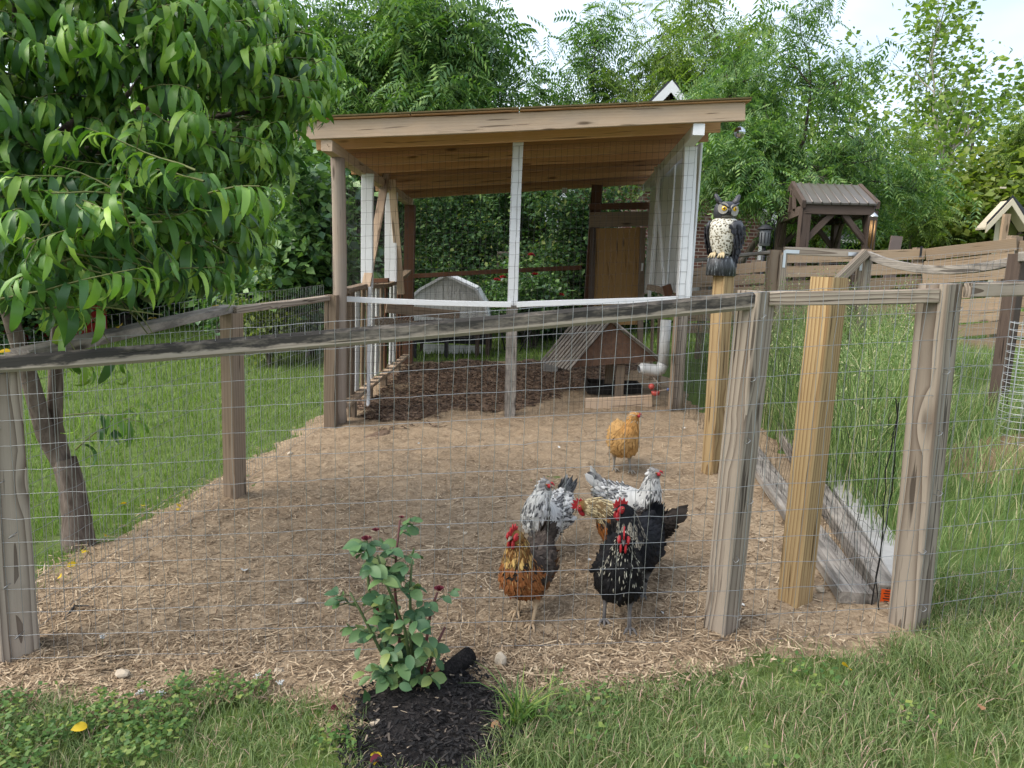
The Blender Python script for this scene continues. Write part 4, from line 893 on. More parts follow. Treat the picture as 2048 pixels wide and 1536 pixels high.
px_tree('slim', 1990, 18.0, .6, 2.5, 'thin trunked tree left of the cream shed', name='slender_tree', leafm='maple')
px_tree('bare', 1845, 24.0, 1.25, .8, 'pale-barked tree with thin sparse leaves against the sky', name='sparse_tree')
px_tree('bare', 1660, 19.0, .72, 2.9, 'small pale leafless-looking tree behind the pavilion roof', name='sparse_tree')
px_tree('map', 1790, 21.0, .64, 2.0, 'dark trunked maple between the pavilion and the cream shed', name='maple_tree', leafm='woodleaf')
px_tree('map', 2030, 16.5, .98, 3.3, 'dense lime green maple at the right edge of the picture', name='maple_tree', leafm='limeleaf')
px_tree('map', 1925, 19.5, .74, 5.0, 'leafy maple left of the lime green one', name='maple_tree', leafm='maple')
px_tree('map', 1640, 24.0, .62, 4.1, 'bright maple behind the pavilion', name='maple_tree', leafm='limeleaf')
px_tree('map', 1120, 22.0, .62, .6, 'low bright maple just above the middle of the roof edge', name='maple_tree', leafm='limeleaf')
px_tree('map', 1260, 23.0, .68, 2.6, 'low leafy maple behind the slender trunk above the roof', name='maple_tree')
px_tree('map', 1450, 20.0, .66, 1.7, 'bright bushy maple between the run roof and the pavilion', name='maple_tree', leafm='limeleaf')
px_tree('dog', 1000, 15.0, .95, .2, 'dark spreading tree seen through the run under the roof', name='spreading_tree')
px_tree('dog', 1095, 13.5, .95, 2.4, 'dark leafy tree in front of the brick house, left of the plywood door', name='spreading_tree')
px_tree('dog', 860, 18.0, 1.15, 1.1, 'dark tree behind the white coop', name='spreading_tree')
px_tree('pear', 615, 10.8, 1.5, .5, 'glossy-leaved pear tree just left of the run', name='pear_tree')
px_tree('pear', 540, 9.8, .78, 3.0, 'small light green sapling on the lawn left of the run', name='sapling', leafm='limeleaf')
px_tree('pear', 437, 11.0, 1.35, 1.9, 'small tree with straight dark trunk on the left lawn', name='pear_tree')
px_tree('pear', 690, 12.5, 1.35, 5.0, 'pear tree seen through the left side wire of the run', name='pear_tree')
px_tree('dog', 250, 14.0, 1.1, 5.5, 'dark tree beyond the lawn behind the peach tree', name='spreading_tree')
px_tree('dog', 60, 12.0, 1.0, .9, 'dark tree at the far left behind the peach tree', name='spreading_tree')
# far wood as one mass
r = np.random.default_rng(9); n = 900
ang = r.uniform(-.95, .95, n); Yw = r.uniform(27, 44, n); cx = np.tan(ang) * Yw; ch = np.interp(cx / Yw, [-1.4, -.5, -.28, -.1, .05, .2, .42, .5, .62, .8, 1.4], [.46, .44, .36, .26, .17, .20, .20, .20, .26, .36, .40]) * Yw * (.25 + .85 * r.random(n))
cz = ch + 1.0; N = 95000; i = r.integers(0, n, N); c = np.stack([cx[i], Yw[i], np.maximum(cz[i] * r.random(N) ** .7, .2)], 1) + r.normal(0, 1, (N, 3)) * [1.1, .8, .8]
c[:, 2] = np.abs(c[:, 2]); az = r.uniform(0, 6.283, N); el = r.normal(-.3, .5, N); d = np.stack([np.cos(az) * np.cos(el), np.sin(az) * np.cos(el), np.sin(el)], 1); s_ = np.cross(d, r.normal(0, 1, (N, 3)) + [0, 0, 1.4]); s_ /= np.linalg.norm(s_, axis=1)[:, None]
L = r.uniform(.18, .36, N)[:, None]; Vv = np.stack([c, c + d * L * .45 + s_ * L * .36, c + d * L, c + d * L * .45 - s_ * L * .36], 1).reshape(-1, 3); b = np.arange(N) * 4
tag(nobj('woodland', Vv, np.stack([b, b + 1, b + 2, b + 3], 1), M['woodleaf']), 'dense green woodland closing the background', 'woods', kind='stuff')
mb = MB()
for k in range(130):
    a = r.uniform(-.9, .9); Y = r.uniform(26, 43); x = math.tan(a) * Y; hh2 = Y * .22 * r.uniform(.6, 1.2); z0 = H(x, Y); rr_ = r.uniform(.08, .22)
    mb.tube([(x, Y, z0 - .1), (x + r.normal(0, .3), Y, z0 + hh2 * .5), (x + r.normal(0, .7), Y, z0 + hh2)], [rr_, rr_ * .7, rr_ * .3], 5, cap=False)
tag(mb.build('woodland_trunks', M['bark']), 'dark trunks inside the background woodland', 'woods', kind='stuff')
# understory belt
N = 60000; ang = r.uniform(-.9, .85, N); Yw = r.uniform(19, 27, N); x = np.tan(ang) * Yw; hgt = (.6 + 1.9 * vnoise(x, Yw, .35, 71)); hgt = np.where(ang > -.33, hgt * .55, hgt)
c = np.stack([x, Yw, Hn(x, Yw) + hgt * r.random(N)], 1); az = r.uniform(0, 6.283, N); el = r.normal(-.2, .5, N); d = np.stack([np.cos(az) * np.cos(el), np.sin(az) * np.cos(el), np.sin(el)], 1); s_ = np.cross(d, r.normal(0, 1, (N, 3)) + [0, 0, 1.4]); s_ /= np.linalg.norm(s_, axis=1)[:, None]
L = r.uniform(.06, .13, N)[:, None]; Vv = np.stack([c, c + d * L * .45 + s_ * L * .36, c + d * L, c + d * L * .45 - s_ * L * .36], 1).reshape(-1, 3); b = np.arange(N) * 4
tag(nobj('undergrowth', Vv, np.stack([b, b + 1, b + 2, b + 3], 1), M['darkleaf']), 'low undergrowth along the edge of the woods', 'undergrowth', kind='stuff')
# ------------------------------------------------------------------ peach tree at the left
def leaf_strip(L, W, curve, fold, wave, seg=6, tipw=.0):
    """lanceolate leaf: base at origin, along +X, curving to -Z; two columns folded along the midrib"""
    V = []; x = z = 0.0; a = 0.0; ds = L / seg
    for i in range(seg + 1):
        t = i / seg; w = W * .5 * (math.sin(math.pi * min(1, t * .93 + .05)) ** .75) * (1 if i < seg else .04) * (1 if i else .25)
        wz = wave * W * math.sin(i * 2.3)
        V += [(x, -w, z + fold * w + wz), (x, 0, z), (x, w, z + fold * w - wz)]
        a = -curve * (t + .08); x += math.cos(a) * ds; z += math.sin(a) * ds
    Fq = []
    for i in range(seg):
        b = 3 * i; Fq += [(b, b + 1, b + 4, b + 3), (b + 1, b + 2, b + 5, b + 4)]
    return np.array(V), np.array(Fq)
LEAVES = [leaf_strip(1, .165 + .02 * (k % 3), 1.5 + .24 * k, .45, .10) for k in range(8)]
LEAF_ME = [npmesh('peach_leaf', v, f, M['peach'], smooth=True) for v, f in LEAVES]
M['peach_new_lit'] = leafmat('peach_new_and_lit_leaf', [(0, (.085, .195, .032)), (.5, (.155, .30, .048)), (1, (.29, .43, .075))], .38, .42, .45)  # new growth; also paints the backlit right side of the crown
R = random.Random(77)
pt = G(158, 1088); peach = thing('peach_tree', 'peach tree with long drooping leaves filling the upper left', 'tree', pt)
fork = at(128, 918, 3.72); mb = MB()
mb.tube([pt - Vector((0, 0, .05)), pt + Vector((-.005, 0, .15)), at(143, 970, 3.72), fork], [.085, .068, .062, .058], 12, cap=False)
l1 = [fork - Vector((0, 0, .05)), at(110, 850, 3.72), at(112, 700, 3.72), at(135, 520, 3.75), at(190, 330, 3.8), at(230, 150, 3.85)]
l2 = [fork - Vector((0, 0, .04)), at(92, 870, 3.68), at(60, 760, 3.6), at(10, 600, 3.5), at(-60, 420, 3.4)]
mb.tube(l1, [.042, .036, .034, .032, .026, .016], 10, cap=False); mb.tube(l2, [.05, .045, .04, .033, .02], 10, cap=False)
limbs = []
CEN = at(225, 215, 3.65); RAD = Vector((1.02, 1.12, .98))
for k in range(22):
    st_ = Vector(R.choice(l1[3:] + l2[3:])); a = R.uniform(0, 6.28); e = R.uniform(-.5, .9); tgt = CEN + Vector((RAD.x * math.cos(a) * math.cos(e), RAD.y * math.sin(a) * math.cos(e), RAD.z * math.sin(e))) * .8
    mid = st_.lerp(tgt, .5) + Vector((0, 0, .12)); mb.tube([st_, mid, tgt], [.02, .013, .006], 6, cap=False); limbs.append((st_, mid, tgt))
mb.build('trunk', M['peachbark'], peach)
def pix(v):
    w = Vector(v) - Vector((0, 0, CAM_Z)); dpt = w.dot(_F); return 1024 + w.dot(_CX) / dpt * F_PX, 768 - w.dot(_CY) / dpt * F_PX, dpt
def crown_lim(y): return np.interp(y, [-400, 0, 120, 180, 225, 290, 360, 460, 520, 600, 700, 900], [610, 605, 660, 650, 605, 560, 540, 530, 490, 430, 300, 290])
old_T, new_lit_T = [], []; tw = MB()
def twig(p, d, L, nl, tip_new_lit=.45, size=.155):
    pts = [p.copy()]; q = p.copy(); dd = d.normalized(); seg = 6
    for i in range(seg):
        dd = (dd + Vector((R.gauss(0, .10), R.gauss(0, .10), R.gauss(0, .08) - .03))).normalized(); q = q + dd * (L / seg); pts.append(q.copy())
    keep = [q_ for q_ in pts if pix(q_)[2] > 2.25 and pix(q_)[0] < crown_lim(pix(q_)[1]) - 5]
    if len(keep) > 1 and keep[0] == pts[0]: tw.tube(keep, [.0045 * (1 - .7 * i / seg) for i in range(len(keep))], 4, cap=False)
    if pix(pts[0])[0] > 330 and pix(pts[0])[1] < 420: tip_new_lit = max(tip_new_lit, .8)  # more pale tips at upper right, backlight put into the leaf colour
    for k in range(nl):
        t = (k + R.random() * .6) / nl; t = min(.999, .08 + .92 * t); i = int(t * seg); c = pts[i].lerp(pts[i + 1], t * seg - i); ax = (pts[i + 1] - pts[i]).normalized()
        sd = ax.cross(Vector((0, 0, 1)));  sd = sd.normalized() if sd.length > 1e-3 else Vector((1, 0, 0))
        ld = ax * R.uniform(.35, .8) + sd * (1 if k % 2 else -1) * R.uniform(.15, .7) + Vector((0, 0, R.uniform(-.55, .12)))
        if t > .93: ld = ax + Vector((0, 0, .1))
        ld.normalize(); s = size * R.uniform(.58, 1.2) * (1 if t < .8 else .75)
        up = Vector((0, 0, 1)) + Vector((R.gauss(0, .35), R.gauss(0, .35), 0)); z = up - ld * up.dot(ld); z.normalize(); y = z.cross(ld)
        Mx = Matrix(((ld.x * s, y.x * s, z.x * s, c.x), (ld.y * s, y.y * s, z.y * s, c.y), (ld.z * s, y.z * s, z.z * s, c.z), (0, 0, 0, 1)))
        (new_lit_T if (t > .62 and R.random() < tip_new_lit * 1.6) else old_T).append((R.randrange(8), Mx))
def crown_twig(a, e, f):
    o = Vector((math.cos(a) * math.cos(e), math.sin(a) * math.cos(e), math.sin(e))); p = CEN + Vector((RAD.x * o.x, RAD.y * o.y, RAD.z * o.z)) * f
    d = Vector((o.x, o.y, o.z * .4 + R.uniform(-.15, .4))) + Vector((R.gauss(0, .35), R.gauss(0, .35), 0))
    return p, d
for k in range(640):
    a = R.uniform(0, 2 * math.pi); e = math.asin(R.uniform(-.85, .9)); f = R.uniform(.45, .86)
    if R.random() < .55: a = R.uniform(math.pi * .95, math.pi * 2.05)      # the side that faces the lawn and the path
    p, d = crown_twig(a, e, f); twig(p, d, R.uniform(.26, .48), R.randint(17, 25), .34 + .4 * (d.x > .2))  # right-facing twigs get more pale tips, as painted backlight
for k in range(190):    # hanging skirts on the near left, lower boughs
    px, py, Y = R.uniform(-150, 420), R.uniform(330, 560), R.uniform(2.5, 3.7); twig(at(px, py, Y), Vector((R.uniform(-.6, .8), R.uniform(-.7, .5), R.uniform(-.2, .25))), R.uniform(.25, .42), R.randint(14, 21), .3)
for k in range(60):
    px, py, Y = R.uniform(380, 600), R.uniform(40, 330), R.uniform(3.3, 4.4); twig(at(px, py, Y), Vector((R.uniform(.2, 1), R.uniform(-.5, .5), R.uniform(-.05, .45))), R.uniform(.25, .42), R.randint(11, 16), .7)
for (px, py, Y, dx, dz) in ((300, 545, 3.0, .9, .02), (390, 560, 3.4, 1, -.05), (60, 620, 2.55, .8, .1), (-10, 600, 2.45, .7, .2), (240, 600, 3.2, .6, -.5), (130, 560, 3.1, .5, -.4), (150, 900, 3.6, .8, .6), (130, 830, 3.6, .9, .3), (60, 560, 2.9, .3, -.5), (-20, 480, 2.7, .6, 0), (20, 380, 2.5, .9, .1), (180, 470, 2.8, .8, .15), (330, 420, 3.0, 1, .1), (420, 480, 3.4, 1, -.05)):
    twig(at(px, py, Y), Vector((dx, -.15, dz)), R.uniform(.4, .55), 20, .6, .16)
tw.build('twigs', M['twig'], peach)['kind'] = 'stuff'
# drop leaves that would cover the run roof's left end or hang below the crown outline
def near_cut(T):
    out = []
    for k, m in T:
        x, y, dd = pix(m.translation)
        if dd < 2.3: continue
        lim = crown_lim(y)
        if x > lim + R.gauss(0, 14): continue
        if y > np.interp(x, [-200, 150, 260, 420, 560], [690, 640, 575, 545, 500]) + R.gauss(0, 18) and not (y > 690 and 90 < x < 330 and R.random() < .8) : continue
        out.append((k, m))
    return out
old_T, new_lit_T = near_cut(old_T), near_cut(new_lit_T)
def vis_key(it):
    x, y, dd = pix(it[1].translation); inside = -30 < x < 700 and -30 < y < 860
    return (0 if inside else 1, dd)
allT = sorted([(k, m, 0) for k, m in old_T] + [(k, m, 1) for k, m in new_lit_T], key=vis_key)
# the 300 leaves that show largest: the nearest ones of a depth-first pass over a coarse image grid
seen = {}; front = []; rest = []
for it in allT:
    x, y, dd = pix(it[1].translation); key = (int(x // 22), int(y // 22))
    if len(front) < 300 and -20 < x < 700 and -10 < y < 860 and seen.get(key, 0) < 1: seen[key] = 1; front.append(it)
    else: rest.append(it)
for k, m, nw in front:
    o = bpy.data.objects.new('leaf', LEAF_ME[k]); o.matrix_basis = m; link(o, peach)
    if nw: o.material_slots[0].link = 'OBJECT'; o.material_slots[0].material = M['peach_new_lit']
for nm, sel, mt in (('foliage', 0, 'peach'), ('young_and_lit_foliage', 1, 'peach_new_lit')):
    Vs, Fs, b = [], [], 0
    for k, m, nw in rest:
        if nw != sel: continue
        v, f = LEAVES[k]; A = np.array(m); Vs.append(v @ A[:3, :3].T + A[:3, 3]); Fs.append(f + b); b += len(v)
    nobj(nm, np.concatenate(Vs), np.concatenate(Fs), M[mt], peach, smooth=True)['kind'] = 'stuff'

# ------------------------------------------------------------------ rose bush in the black bed
def oval_leaf(L, W, cup=.25, curl=.3, seg=5):
    V = []
    for i in range(seg + 1):
        t = i / seg; w = W * .5 * math.sin(math.pi * min(1, .06 + t * .93)) ** .7 * (1 if i < seg else .12); z = -curl * L * t * t
        V += [(L * t, -w, z + cup * w), (L * t, 0, z), (L * t, w, z + cup * w)]
    Fq = []
    for i in range(seg): b = 3 * i; Fq += [(b, b + 1, b + 4, b + 3), (b + 1, b + 2, b + 5, b + 4)]
    return np.array(V), np.array(Fq)
ROSE = [npmesh('rose_leaflet', *oval_leaf(1, .62 + .05 * k, .3, .1 + .12 * k), M['roseleaf'], smooth=True) for k in range(4)]
rb = G(830, 1398); rose = thing('rose_bush', 'small green rose bush with wilted dark red buds in black mulch', 'rose bush', rb)
RY = rb.y
def mat_dir(c, d, s, upj=.4):
    d = d.normalized(); up = Vector((R.gauss(0, upj), R.gauss(0, upj) - .35, 1)); z = (up - d * up.dot(d)).normalized(); y = z.cross(d)
    return Matrix(((d.x * s, y.x * s, z.x * s, c.x), (d.y * s, y.y * s, z.y * s, c.y), (d.z * s, y.z * s, z.z * s, c.z), (0, 0, 0, 1)))
canes = [[(826, 1395), (800, 1300), (790, 1180), (792, 1110), (800, 1040)], [(822, 1395), (770, 1290), (738, 1180), (732, 1095), (735, 1075)], [(820, 1395), (760, 1300), (720, 1220), (700, 1185)], [(835, 1395), (850, 1300), (862, 1220), (875, 1185)], [(838, 1395), (868, 1300), (890, 1255)],
         [(828, 1395), (822, 1290), (820, 1180), (824, 1120)], [(824, 1395), (790, 1340), (745, 1330)], [(830, 1395), (810, 1260), (770, 1160), (755, 1110)]]
cmb = {'stem': MB(), 'gstem': MB()}; nleaf = 0
for ci, cn in enumerate(canes):
    off = R.uniform(-.08, .08); pts = [at(x, y, RY + off * (i / len(cn))) for i, (x, y) in enumerate(cn)]; pts[0].z = rb.z
    mb = MB(); mb.tube(pts, [.0065 - .004 * i / len(pts) for i in range(len(pts))], 6); mb.build('cane', M['stem'] if ci in (0, 3, 4) else M['gstem'], rose)
    if ci in (3, 4): nfr = 2
    else: nfr = 10
    for k in range(nfr):
        t = .18 + .8 * (k + R.random() * .7) / nfr; u = t * (len(pts) - 1); i = min(int(u), len(pts) - 2); c = pts[i].lerp(pts[i + 1], u - i)
        a = R.uniform(0, 6.28); d = Vector((math.cos(a), math.sin(a) * .8, R.uniform(.0, .5))).normalized(); L = R.uniform(.05, .085)
        if ci == 4: L *= .6
        mb = MB(); e = c + d * L + Vector((0, 0, -.01)); mb.tube([c, c + d * L * .5 + Vector((0, 0, .004)), e], .0014, 4); mb.build('leaf_stalk', M['gstem'], rose)
        sd = d.cross(Vector((0, 0, 1))).normalized()
        for f, sg in ((.55, 1), (.55, -1), (.95, 1), (.95, -1), (1, 0)):
            if R.random() < .12: continue
            q = c + d * L * f; ld = (sd * sg + d * (.45 if sg else 1) + Vector((0, 0, R.uniform(-.45, .1)))).normalized()
            o = bpy.data.objects.new('leaflet', R.choice(ROSE)); o.matrix_basis = mat_dir(q, ld, R.uniform(.030, .060), .6); link(o, rose); nleaf += 1
for k in range(26):     # low leaves at the front
    px, py = R.uniform(715, 880), R.uniform(1230, 1390); o = bpy.data.objects.new('leaflet', R.choice(ROSE)); o.matrix_basis = mat_dir(at(px, py, RY + R.uniform(-.1, .06)), Vector((R.uniform(-1, 1), R.uniform(-1, .2), R.uniform(-.5, .2))), R.uniform(.035, .055)); link(o, rose)
def rose_head(p, r, mat, parent, seed, name='rose_bloom', n=22):
    rr = np.random.default_rng(seed); Vs, Fs, b = [], [], 0
    for k in range(n):
        v, f = oval_leaf(1, .95, .55, -.25, 3); t = k / n; az = k * 2.4; el = 1.25 - 1.5 * t; s = r * (.75 + .45 * t)
        d = Vector((math.cos(az) * math.cos(el), math.sin(az) * math.cos(el), math.sin(el))); m = np.array(mat_dir(Vector(p), d, s, .1)); Vs.append(v @ m[:3, :3].T + m[:3, 3]); Fs.append(f + b); b += len(v)
    return nobj(name, np.concatenate(Vs), np.concatenate(Fs), mat, parent, smooth=True)
for k, (px, py, r) in enumerate(((878, 1180, .018), (733, 1080, .018), (752, 1062, .013), (760, 1222, .015), (803, 1036, .010), (726, 1092, .012))): rose_head(at(px, py, RY - .02), r, M['deadpetal'], rose, k, 'wilted_bloom', 12)
for k in range(14):     # brown dead leaves low on the right
    px, py = R.uniform(850, 888), R.uniform(1330, 1400); o = bpy.data.objects.new('dead_leaf', ROSE[3]); o.matrix_basis = mat_dir(at(px, py, RY), Vector((R.uniform(-1, 1), R.uniform(-1, 1), -1)), R.uniform(.02, .035)); link(o, rose); o.material_slots[0].link = 'OBJECT'; o.material_slots[0].material = M['dleaf']
lines = []
for k in range(150):
    a = R.uniform(0, 6.28); rr0 = R.uniform(.0, .04); c = Vector((rb.x + rr0 * math.cos(a), rb.y + rr0 * math.sin(a), rb.z + R.uniform(.03, .06))); a2 = a + R.uniform(-.8, .8); e = Vector((rb.x + R.uniform(.04, .075) * math.cos(a2), rb.y + R.uniform(.04, .075) * math.sin(a2), rb.z + R.uniform(.01, .05))); m_ = c.lerp(e, .5) + Vector((0, 0, .02)); lines.append(np.array([c[:], m_[:], e[:]]))
wires('dry_roots', lines, .0012, M['hayroot'], rose)
# far red rose shrub behind the run
fr = at(1060, 700, 11.7); fr = Vector((fr.x, 11.7, H(fr.x, 11.7))); sh = thing('rose_shrub', 'leafy shrub with big red roses behind the run', 'rose bush', fr)
tips = []
for k in range(60):
    px, py = R.gauss(1058, 34), R.gauss(590, 26); px = min(max(px, 990), 1118); p = at(px, min(py, 632), 11.7 + R.uniform(-.35, .35)); tips.append([p + Vector((R.gauss(0, .06), R.gauss(0, .06), -.15 + .06 * j)) for j in range(5)])
V, Fq = leaf_cloud(tips, 5200, .065, .07, 5); nobj('foliage', V, Fq, M['pearleaf'], sh)['kind'] = 'stuff'
mb = MB()
for k in range(9): mb.tube([fr + Vector((R.uniform(-.1, .1), R.uniform(-.1, .1), -.02)), at(1058 + R.uniform(-40, 40), 610, 11.7)], [.012, .006], 5)
mb.build('canes', M['bark'], sh)
for k, (px, py) in enumerate(((993, 561), (1062, 511), (1070, 550), (1121, 591), (1006, 556))): rose_head(at(px, py, 11.45), .055, M['petal'], sh, 40 + k)
ob = thing('rose_support', 'black metal obelisk legs under the rose shrub', 'plant support', fr + Vector((0, -.3, 0)))
for a, b_ in (((1001, 655), (1010, 700)), ((1065, 655), (1033, 715)), ((1052, 655), (1042, 690))):
    mb = MB(); mb.tube([at(*a, 11.3), at(*b_, 11.3)], .012, 6); mb.build('strut', M['black'], ob)
hk = thing('plant_stake', 'thin black ornamental stake on the lawn behind the run', 'stake', at(1121, 725, 10.5)); mb = MB()
mb.tube([at(1120, 728, 10.5), at(1123, 655, 10.5)], .009, 6)
for s in (-1, 1): mb.tube([at(1121, 682, 10.5), at(1121 + 7 * s, 672, 10.5), at(1121 + 9 * s, 664, 10.5), at(1121 + 6 * s, 658, 10.5)], .006, 6)
mb.box(tuple(at(1117, 684, 10.5) + Vector((-.005, -.02, -.006))), tuple(at(1126, 683, 10.5) + Vector((.005, .02, .006)))); mb.build('stake', M['black'], hk)
# ------------------------------------------------------------------ hens
def feathers(P, D, N, L, W, cb, cm, ct, ce, arch=.12):
    """batch of small feathers: P base, D direction, N normal, colours for base / shaft / tip / edge"""
    n = len(P); D = D / (np.linalg.norm(D, axis=1)[:, None] + 1e-9); S = np.cross(N, D); S /= np.linalg.norm(S, axis=1)[:, None] + 1e-9; U = np.cross(D, S); L = L[:, None]; W = W[:, None]
    q = lambda t, s, h: P + D * L * t + S * W * s * .5 + U * L * h
    V = np.stack([q(0, 0, 0), q(.35, .8, .02), q(.35, 0, arch * .7), q(.35, -.8, .02), q(.75, .9, .0), q(.75, 0, arch * .8), q(.75, -.9, .0), q(1.02, 0, .02)], 1)
    C = np.stack([cb, ce, cm, ce, ce, cm, ce, ct], 1); b = np.arange(n) * 8
    T = np.concatenate([np.stack([b, b + 1, b + 2], 1), np.stack([b, b + 2, b + 3], 1), np.stack([b + 4, b + 7, b + 5], 1), np.stack([b + 5, b + 7, b + 6], 1)])
    Q = np.concatenate([np.stack([b + 1, b + 4, b + 5, b + 2], 1), np.stack([b + 2, b + 5, b + 6, b + 3], 1)])
    return V.reshape(-1, 3), T, Q, C.reshape(-1, 3)
def fobj(name, parts, parent, M_):
    Vs, Ts, Qs, Cs, b = [], [], [], [], 0
    for V, T, Q, C in parts: Vs.append(V); Ts.append(T + b); Qs.append(Q + b); Cs.append(C); b += len(V)
    o = bpy.data.objects.new(name, npmesh(name, np.concatenate(Vs), [np.concatenate(Ts), np.concatenate(Qs)], M['feather'], np.concatenate(Cs))); o.matrix_basis = M_; link(o, parent); return o
SPINE = np.array([(-.185, .300, .012, .016), (-.165, .292, .040, .045), (-.12, .262, .078, .082), (-.06, .238, .100, .106), (.0, .228, .109, .114), (.055, .236, .104, .110), (.098, .266, .092, .096), (.118, .308, .076, .074), (.124, .348, .061, .058), (.128, .384, .047, .048), (.135, .414, .037, .039), (.147, .434, .030, .031), (.164, .442, .021, .023), (.178, .439, .009, .010)])
def hen(label, px, py, heading, scale, breed, yaw=0, low=0.0, ameraucana=False, seed=0, dz=0, legs=(.02, -.02), legcol=(.30, .24, .17), tail_up=.9):
    r = np.random.default_rng(100 + seed); g = G(px, py); t = thing('hen', label, 'hen', g, 'hens in the pen'); t.rotation_mode = 'XYZ'
    Mw = Matrix.Translation(g + Vector((0, 0, .012))) @ Matrix.Rotation(math.radians(heading), 4, 'Z') @ Matrix.Scale(scale, 4)
    S = SPINE.copy(); P = np.zeros((len(S), 3)); P[:, 0] = S[:, 0]; P[:, 2] = S[:, 1] - .025 + dz
    # neck: lower / stretch the neck, then turn it
    nb = 6; base = P[nb].copy()
    for i in range(nb + 1, len(P)):
        f = min(1, (i - nb) / 4.0); v = P[i] - base; a = low * f; ca, sa = math.cos(a), math.sin(a); v = np.array([v[0] * ca + v[2] * sa, v[1], -v[0] * sa + v[2] * ca]); y = math.radians(yaw) * f; v = np.array([v[0] * math.cos(y) - v[1] * math.sin(y), v[0] * math.sin(y) + v[1] * math.cos(y), v[2]]); P[i] = base + v
    if low > .3:      # keep the beak level
        pass
    # smooth resample
    k = len(P); uu = np.linspace(0, k - 1, 40); X = np.stack([np.interp(uu, np.arange(k), P[:, j]) for j in range(3)], 1); wsl = np.interp(uu, [0, 2, 5, 8, 13], [.85, .86, .88, .92, 1]); ry = np.interp(uu, np.arange(k), S[:, 2]) * wsl; rz_ = np.interp(uu, np.arange(k), S[:, 3]) * wsl
    for _ in range(2): X[1:-1] = (X[:-2] + 2 * X[1:-1] + X[2:]) / 4; ry[1:-1] = (ry[:-2] + 2 * ry[1:-1] + ry[2:]) / 4; rz_[1:-1] = (rz_[:-2] + 2 * rz_[1:-1] + rz_[2:]) / 4
    T = np.gradient(X, axis=0); T /= np.linalg.norm(T, axis=1)[:, None]
    lat = np.cross(np.array([0, 0, 1.]), T); bad = np.linalg.norm(lat, axis=1) < .25; 
    hy = math.radians(yaw); latd = np.array([[-math.sin(hy * min(1, max(0, (u - 6) / 5))), math.cos(hy * min(1, max(0, (u - 6) / 5))), 0] for u in uu]); lat = latd - T * (latd * T).sum(1)[:, None]; lat /= np.linalg.norm(lat, axis=1)[:, None]; up = np.cross(T, lat)
    nv = 20; th = np.linspace(0, 2 * np.pi, nv, endpoint=False)
    ring = lambda i, a: X[i] + lat[i] * ry[i] * np.cos(a) + up[i] * rz_[i] * np.sin(a)
    V = np.array([[ring(i, a) for a in th] for i in range(40)]).reshape(-1, 3); Fq = []
    for i in range(39):
        for j in range(nv): a = i * nv + j; b = i * nv + (j + 1) % nv; Fq.append((a, b, b + nv, a + nv))
    col_base = np.array([breed(u / (k - 1), 1.57, .5, r)[0] for u in uu]).repeat(nv, 0) * .75
    mb = MB(); mb.add([tuple(v) for v in V], Fq, 0, True); ncb = len(mb.v)
    # legs, grown out of the body
    for s, fx in ((1, legs[0]), (-1, legs[1])):
        hip = Vector((.0 + fx * .3, s * .045, .17 + dz)); hock = Vector((-.018 + fx, s * .048, .085)); an = Vector((.012 + fx * 1.3, s * .05, .012))
        mb.tube([hip, hip.lerp(hock, .55), hock, hock.lerp(an, .3), an], [.045, .030, .012, .0075, .0075], 8, 1)
        for a in (-.5, 0, .5, 3.14): Lt = .055 if a < 3 else .026; mb.tube([an, an + Vector((math.cos(a) * Lt * .55, math.sin(a) * Lt * .55, .004)), an + Vector((math.cos(a) * Lt, math.sin(a) * Lt, -.008))], [.0072, .006, .0025], 6, 1)
    me = bpy.data.meshes.new('body'); me.from_pydata(mb.v, [], mb.f); me.polygons.foreach_set('use_smooth', [True] * len(mb.f)); at_ = me.attributes.new('Col', 'FLOAT_COLOR', 'POINT'); cc = np.ones((len(mb.v), 4), np.float32); cc[:ncb, :3] = col_base; vz = np.array(mb.v)[ncb:, 2]; cc[ncb:, :3] = np.where((vz > .105)[:, None], np.array(breed(.3, 4.7, .5, r)[0])[None], np.array(legcol)[None]); at_.data.foreach_set('color', cc.ravel()); me.materials.append(M['feather']); o = bpy.data.objects.new('body', me); o.matrix_basis = Mw; link(o, t)
    # plumage
    def shell(n, u0, u1, L, W, lift, exclude=None):
        u = r.uniform(u0, u1, n); a = r.uniform(0, 2 * np.pi, n); i = u * 39; i0 = np.clip(i.astype(int), 0, 38); f = (i - i0)[:, None]
        lerp = lambda A: A[i0] * (1 - f) + A[i0 + 1] * f
        c = lerp(X); la = lerp(lat); upv = lerp(up); tt = lerp(T); ryy = lerp(ry[:, None])[:, 0]; rzz = lerp(rz_[:, None])[:, 0]
        off = la * (ryy * np.cos(a))[:, None] + upv * (rzz * np.sin(a))[:, None]; p = c + off * (1.03 if FLK else .97); nrm = off / (np.linalg.norm(off, axis=1)[:, None] + 1e-9)
        d = -tt + nrm * lift + np.array([0, 0, -.25]) * np.abs(np.cos(a))[:, None] + r.normal(0, .17, (n, 3))
        cols = [breed(uu_, aa, x, r) for uu_, aa, x in zip(u, a, r.random(n))]; cb, cm, ct, ce = (np.array([c_[j] for c_ in cols]) for j in range(4))
        return feathers(p, d, nrm, L * r.uniform(.7, 1.25, n), W * r.uniform(.8, 1.2, n), cb, cm, ct, ce)
    parts = [shell(1100, .04, .52, .040, .022, .20), shell(700, .46, .66, .034, .016, .16), shell(480, .62, .84, .034, .011, .08), shell(200, .82, .94, .016, .009, .08)]
    if breed in (b_black, b_gold, b_gold2): FLK.append(1); parts.append(shell(420, .42, .86, .020, .0036, .22)); FLK.pop()
    if ameraucana: parts.append(shell(140, .80, .90, .03, .014, .55))
    fobj('plumage', parts, t, Mw)['kind'] = 'stuff'
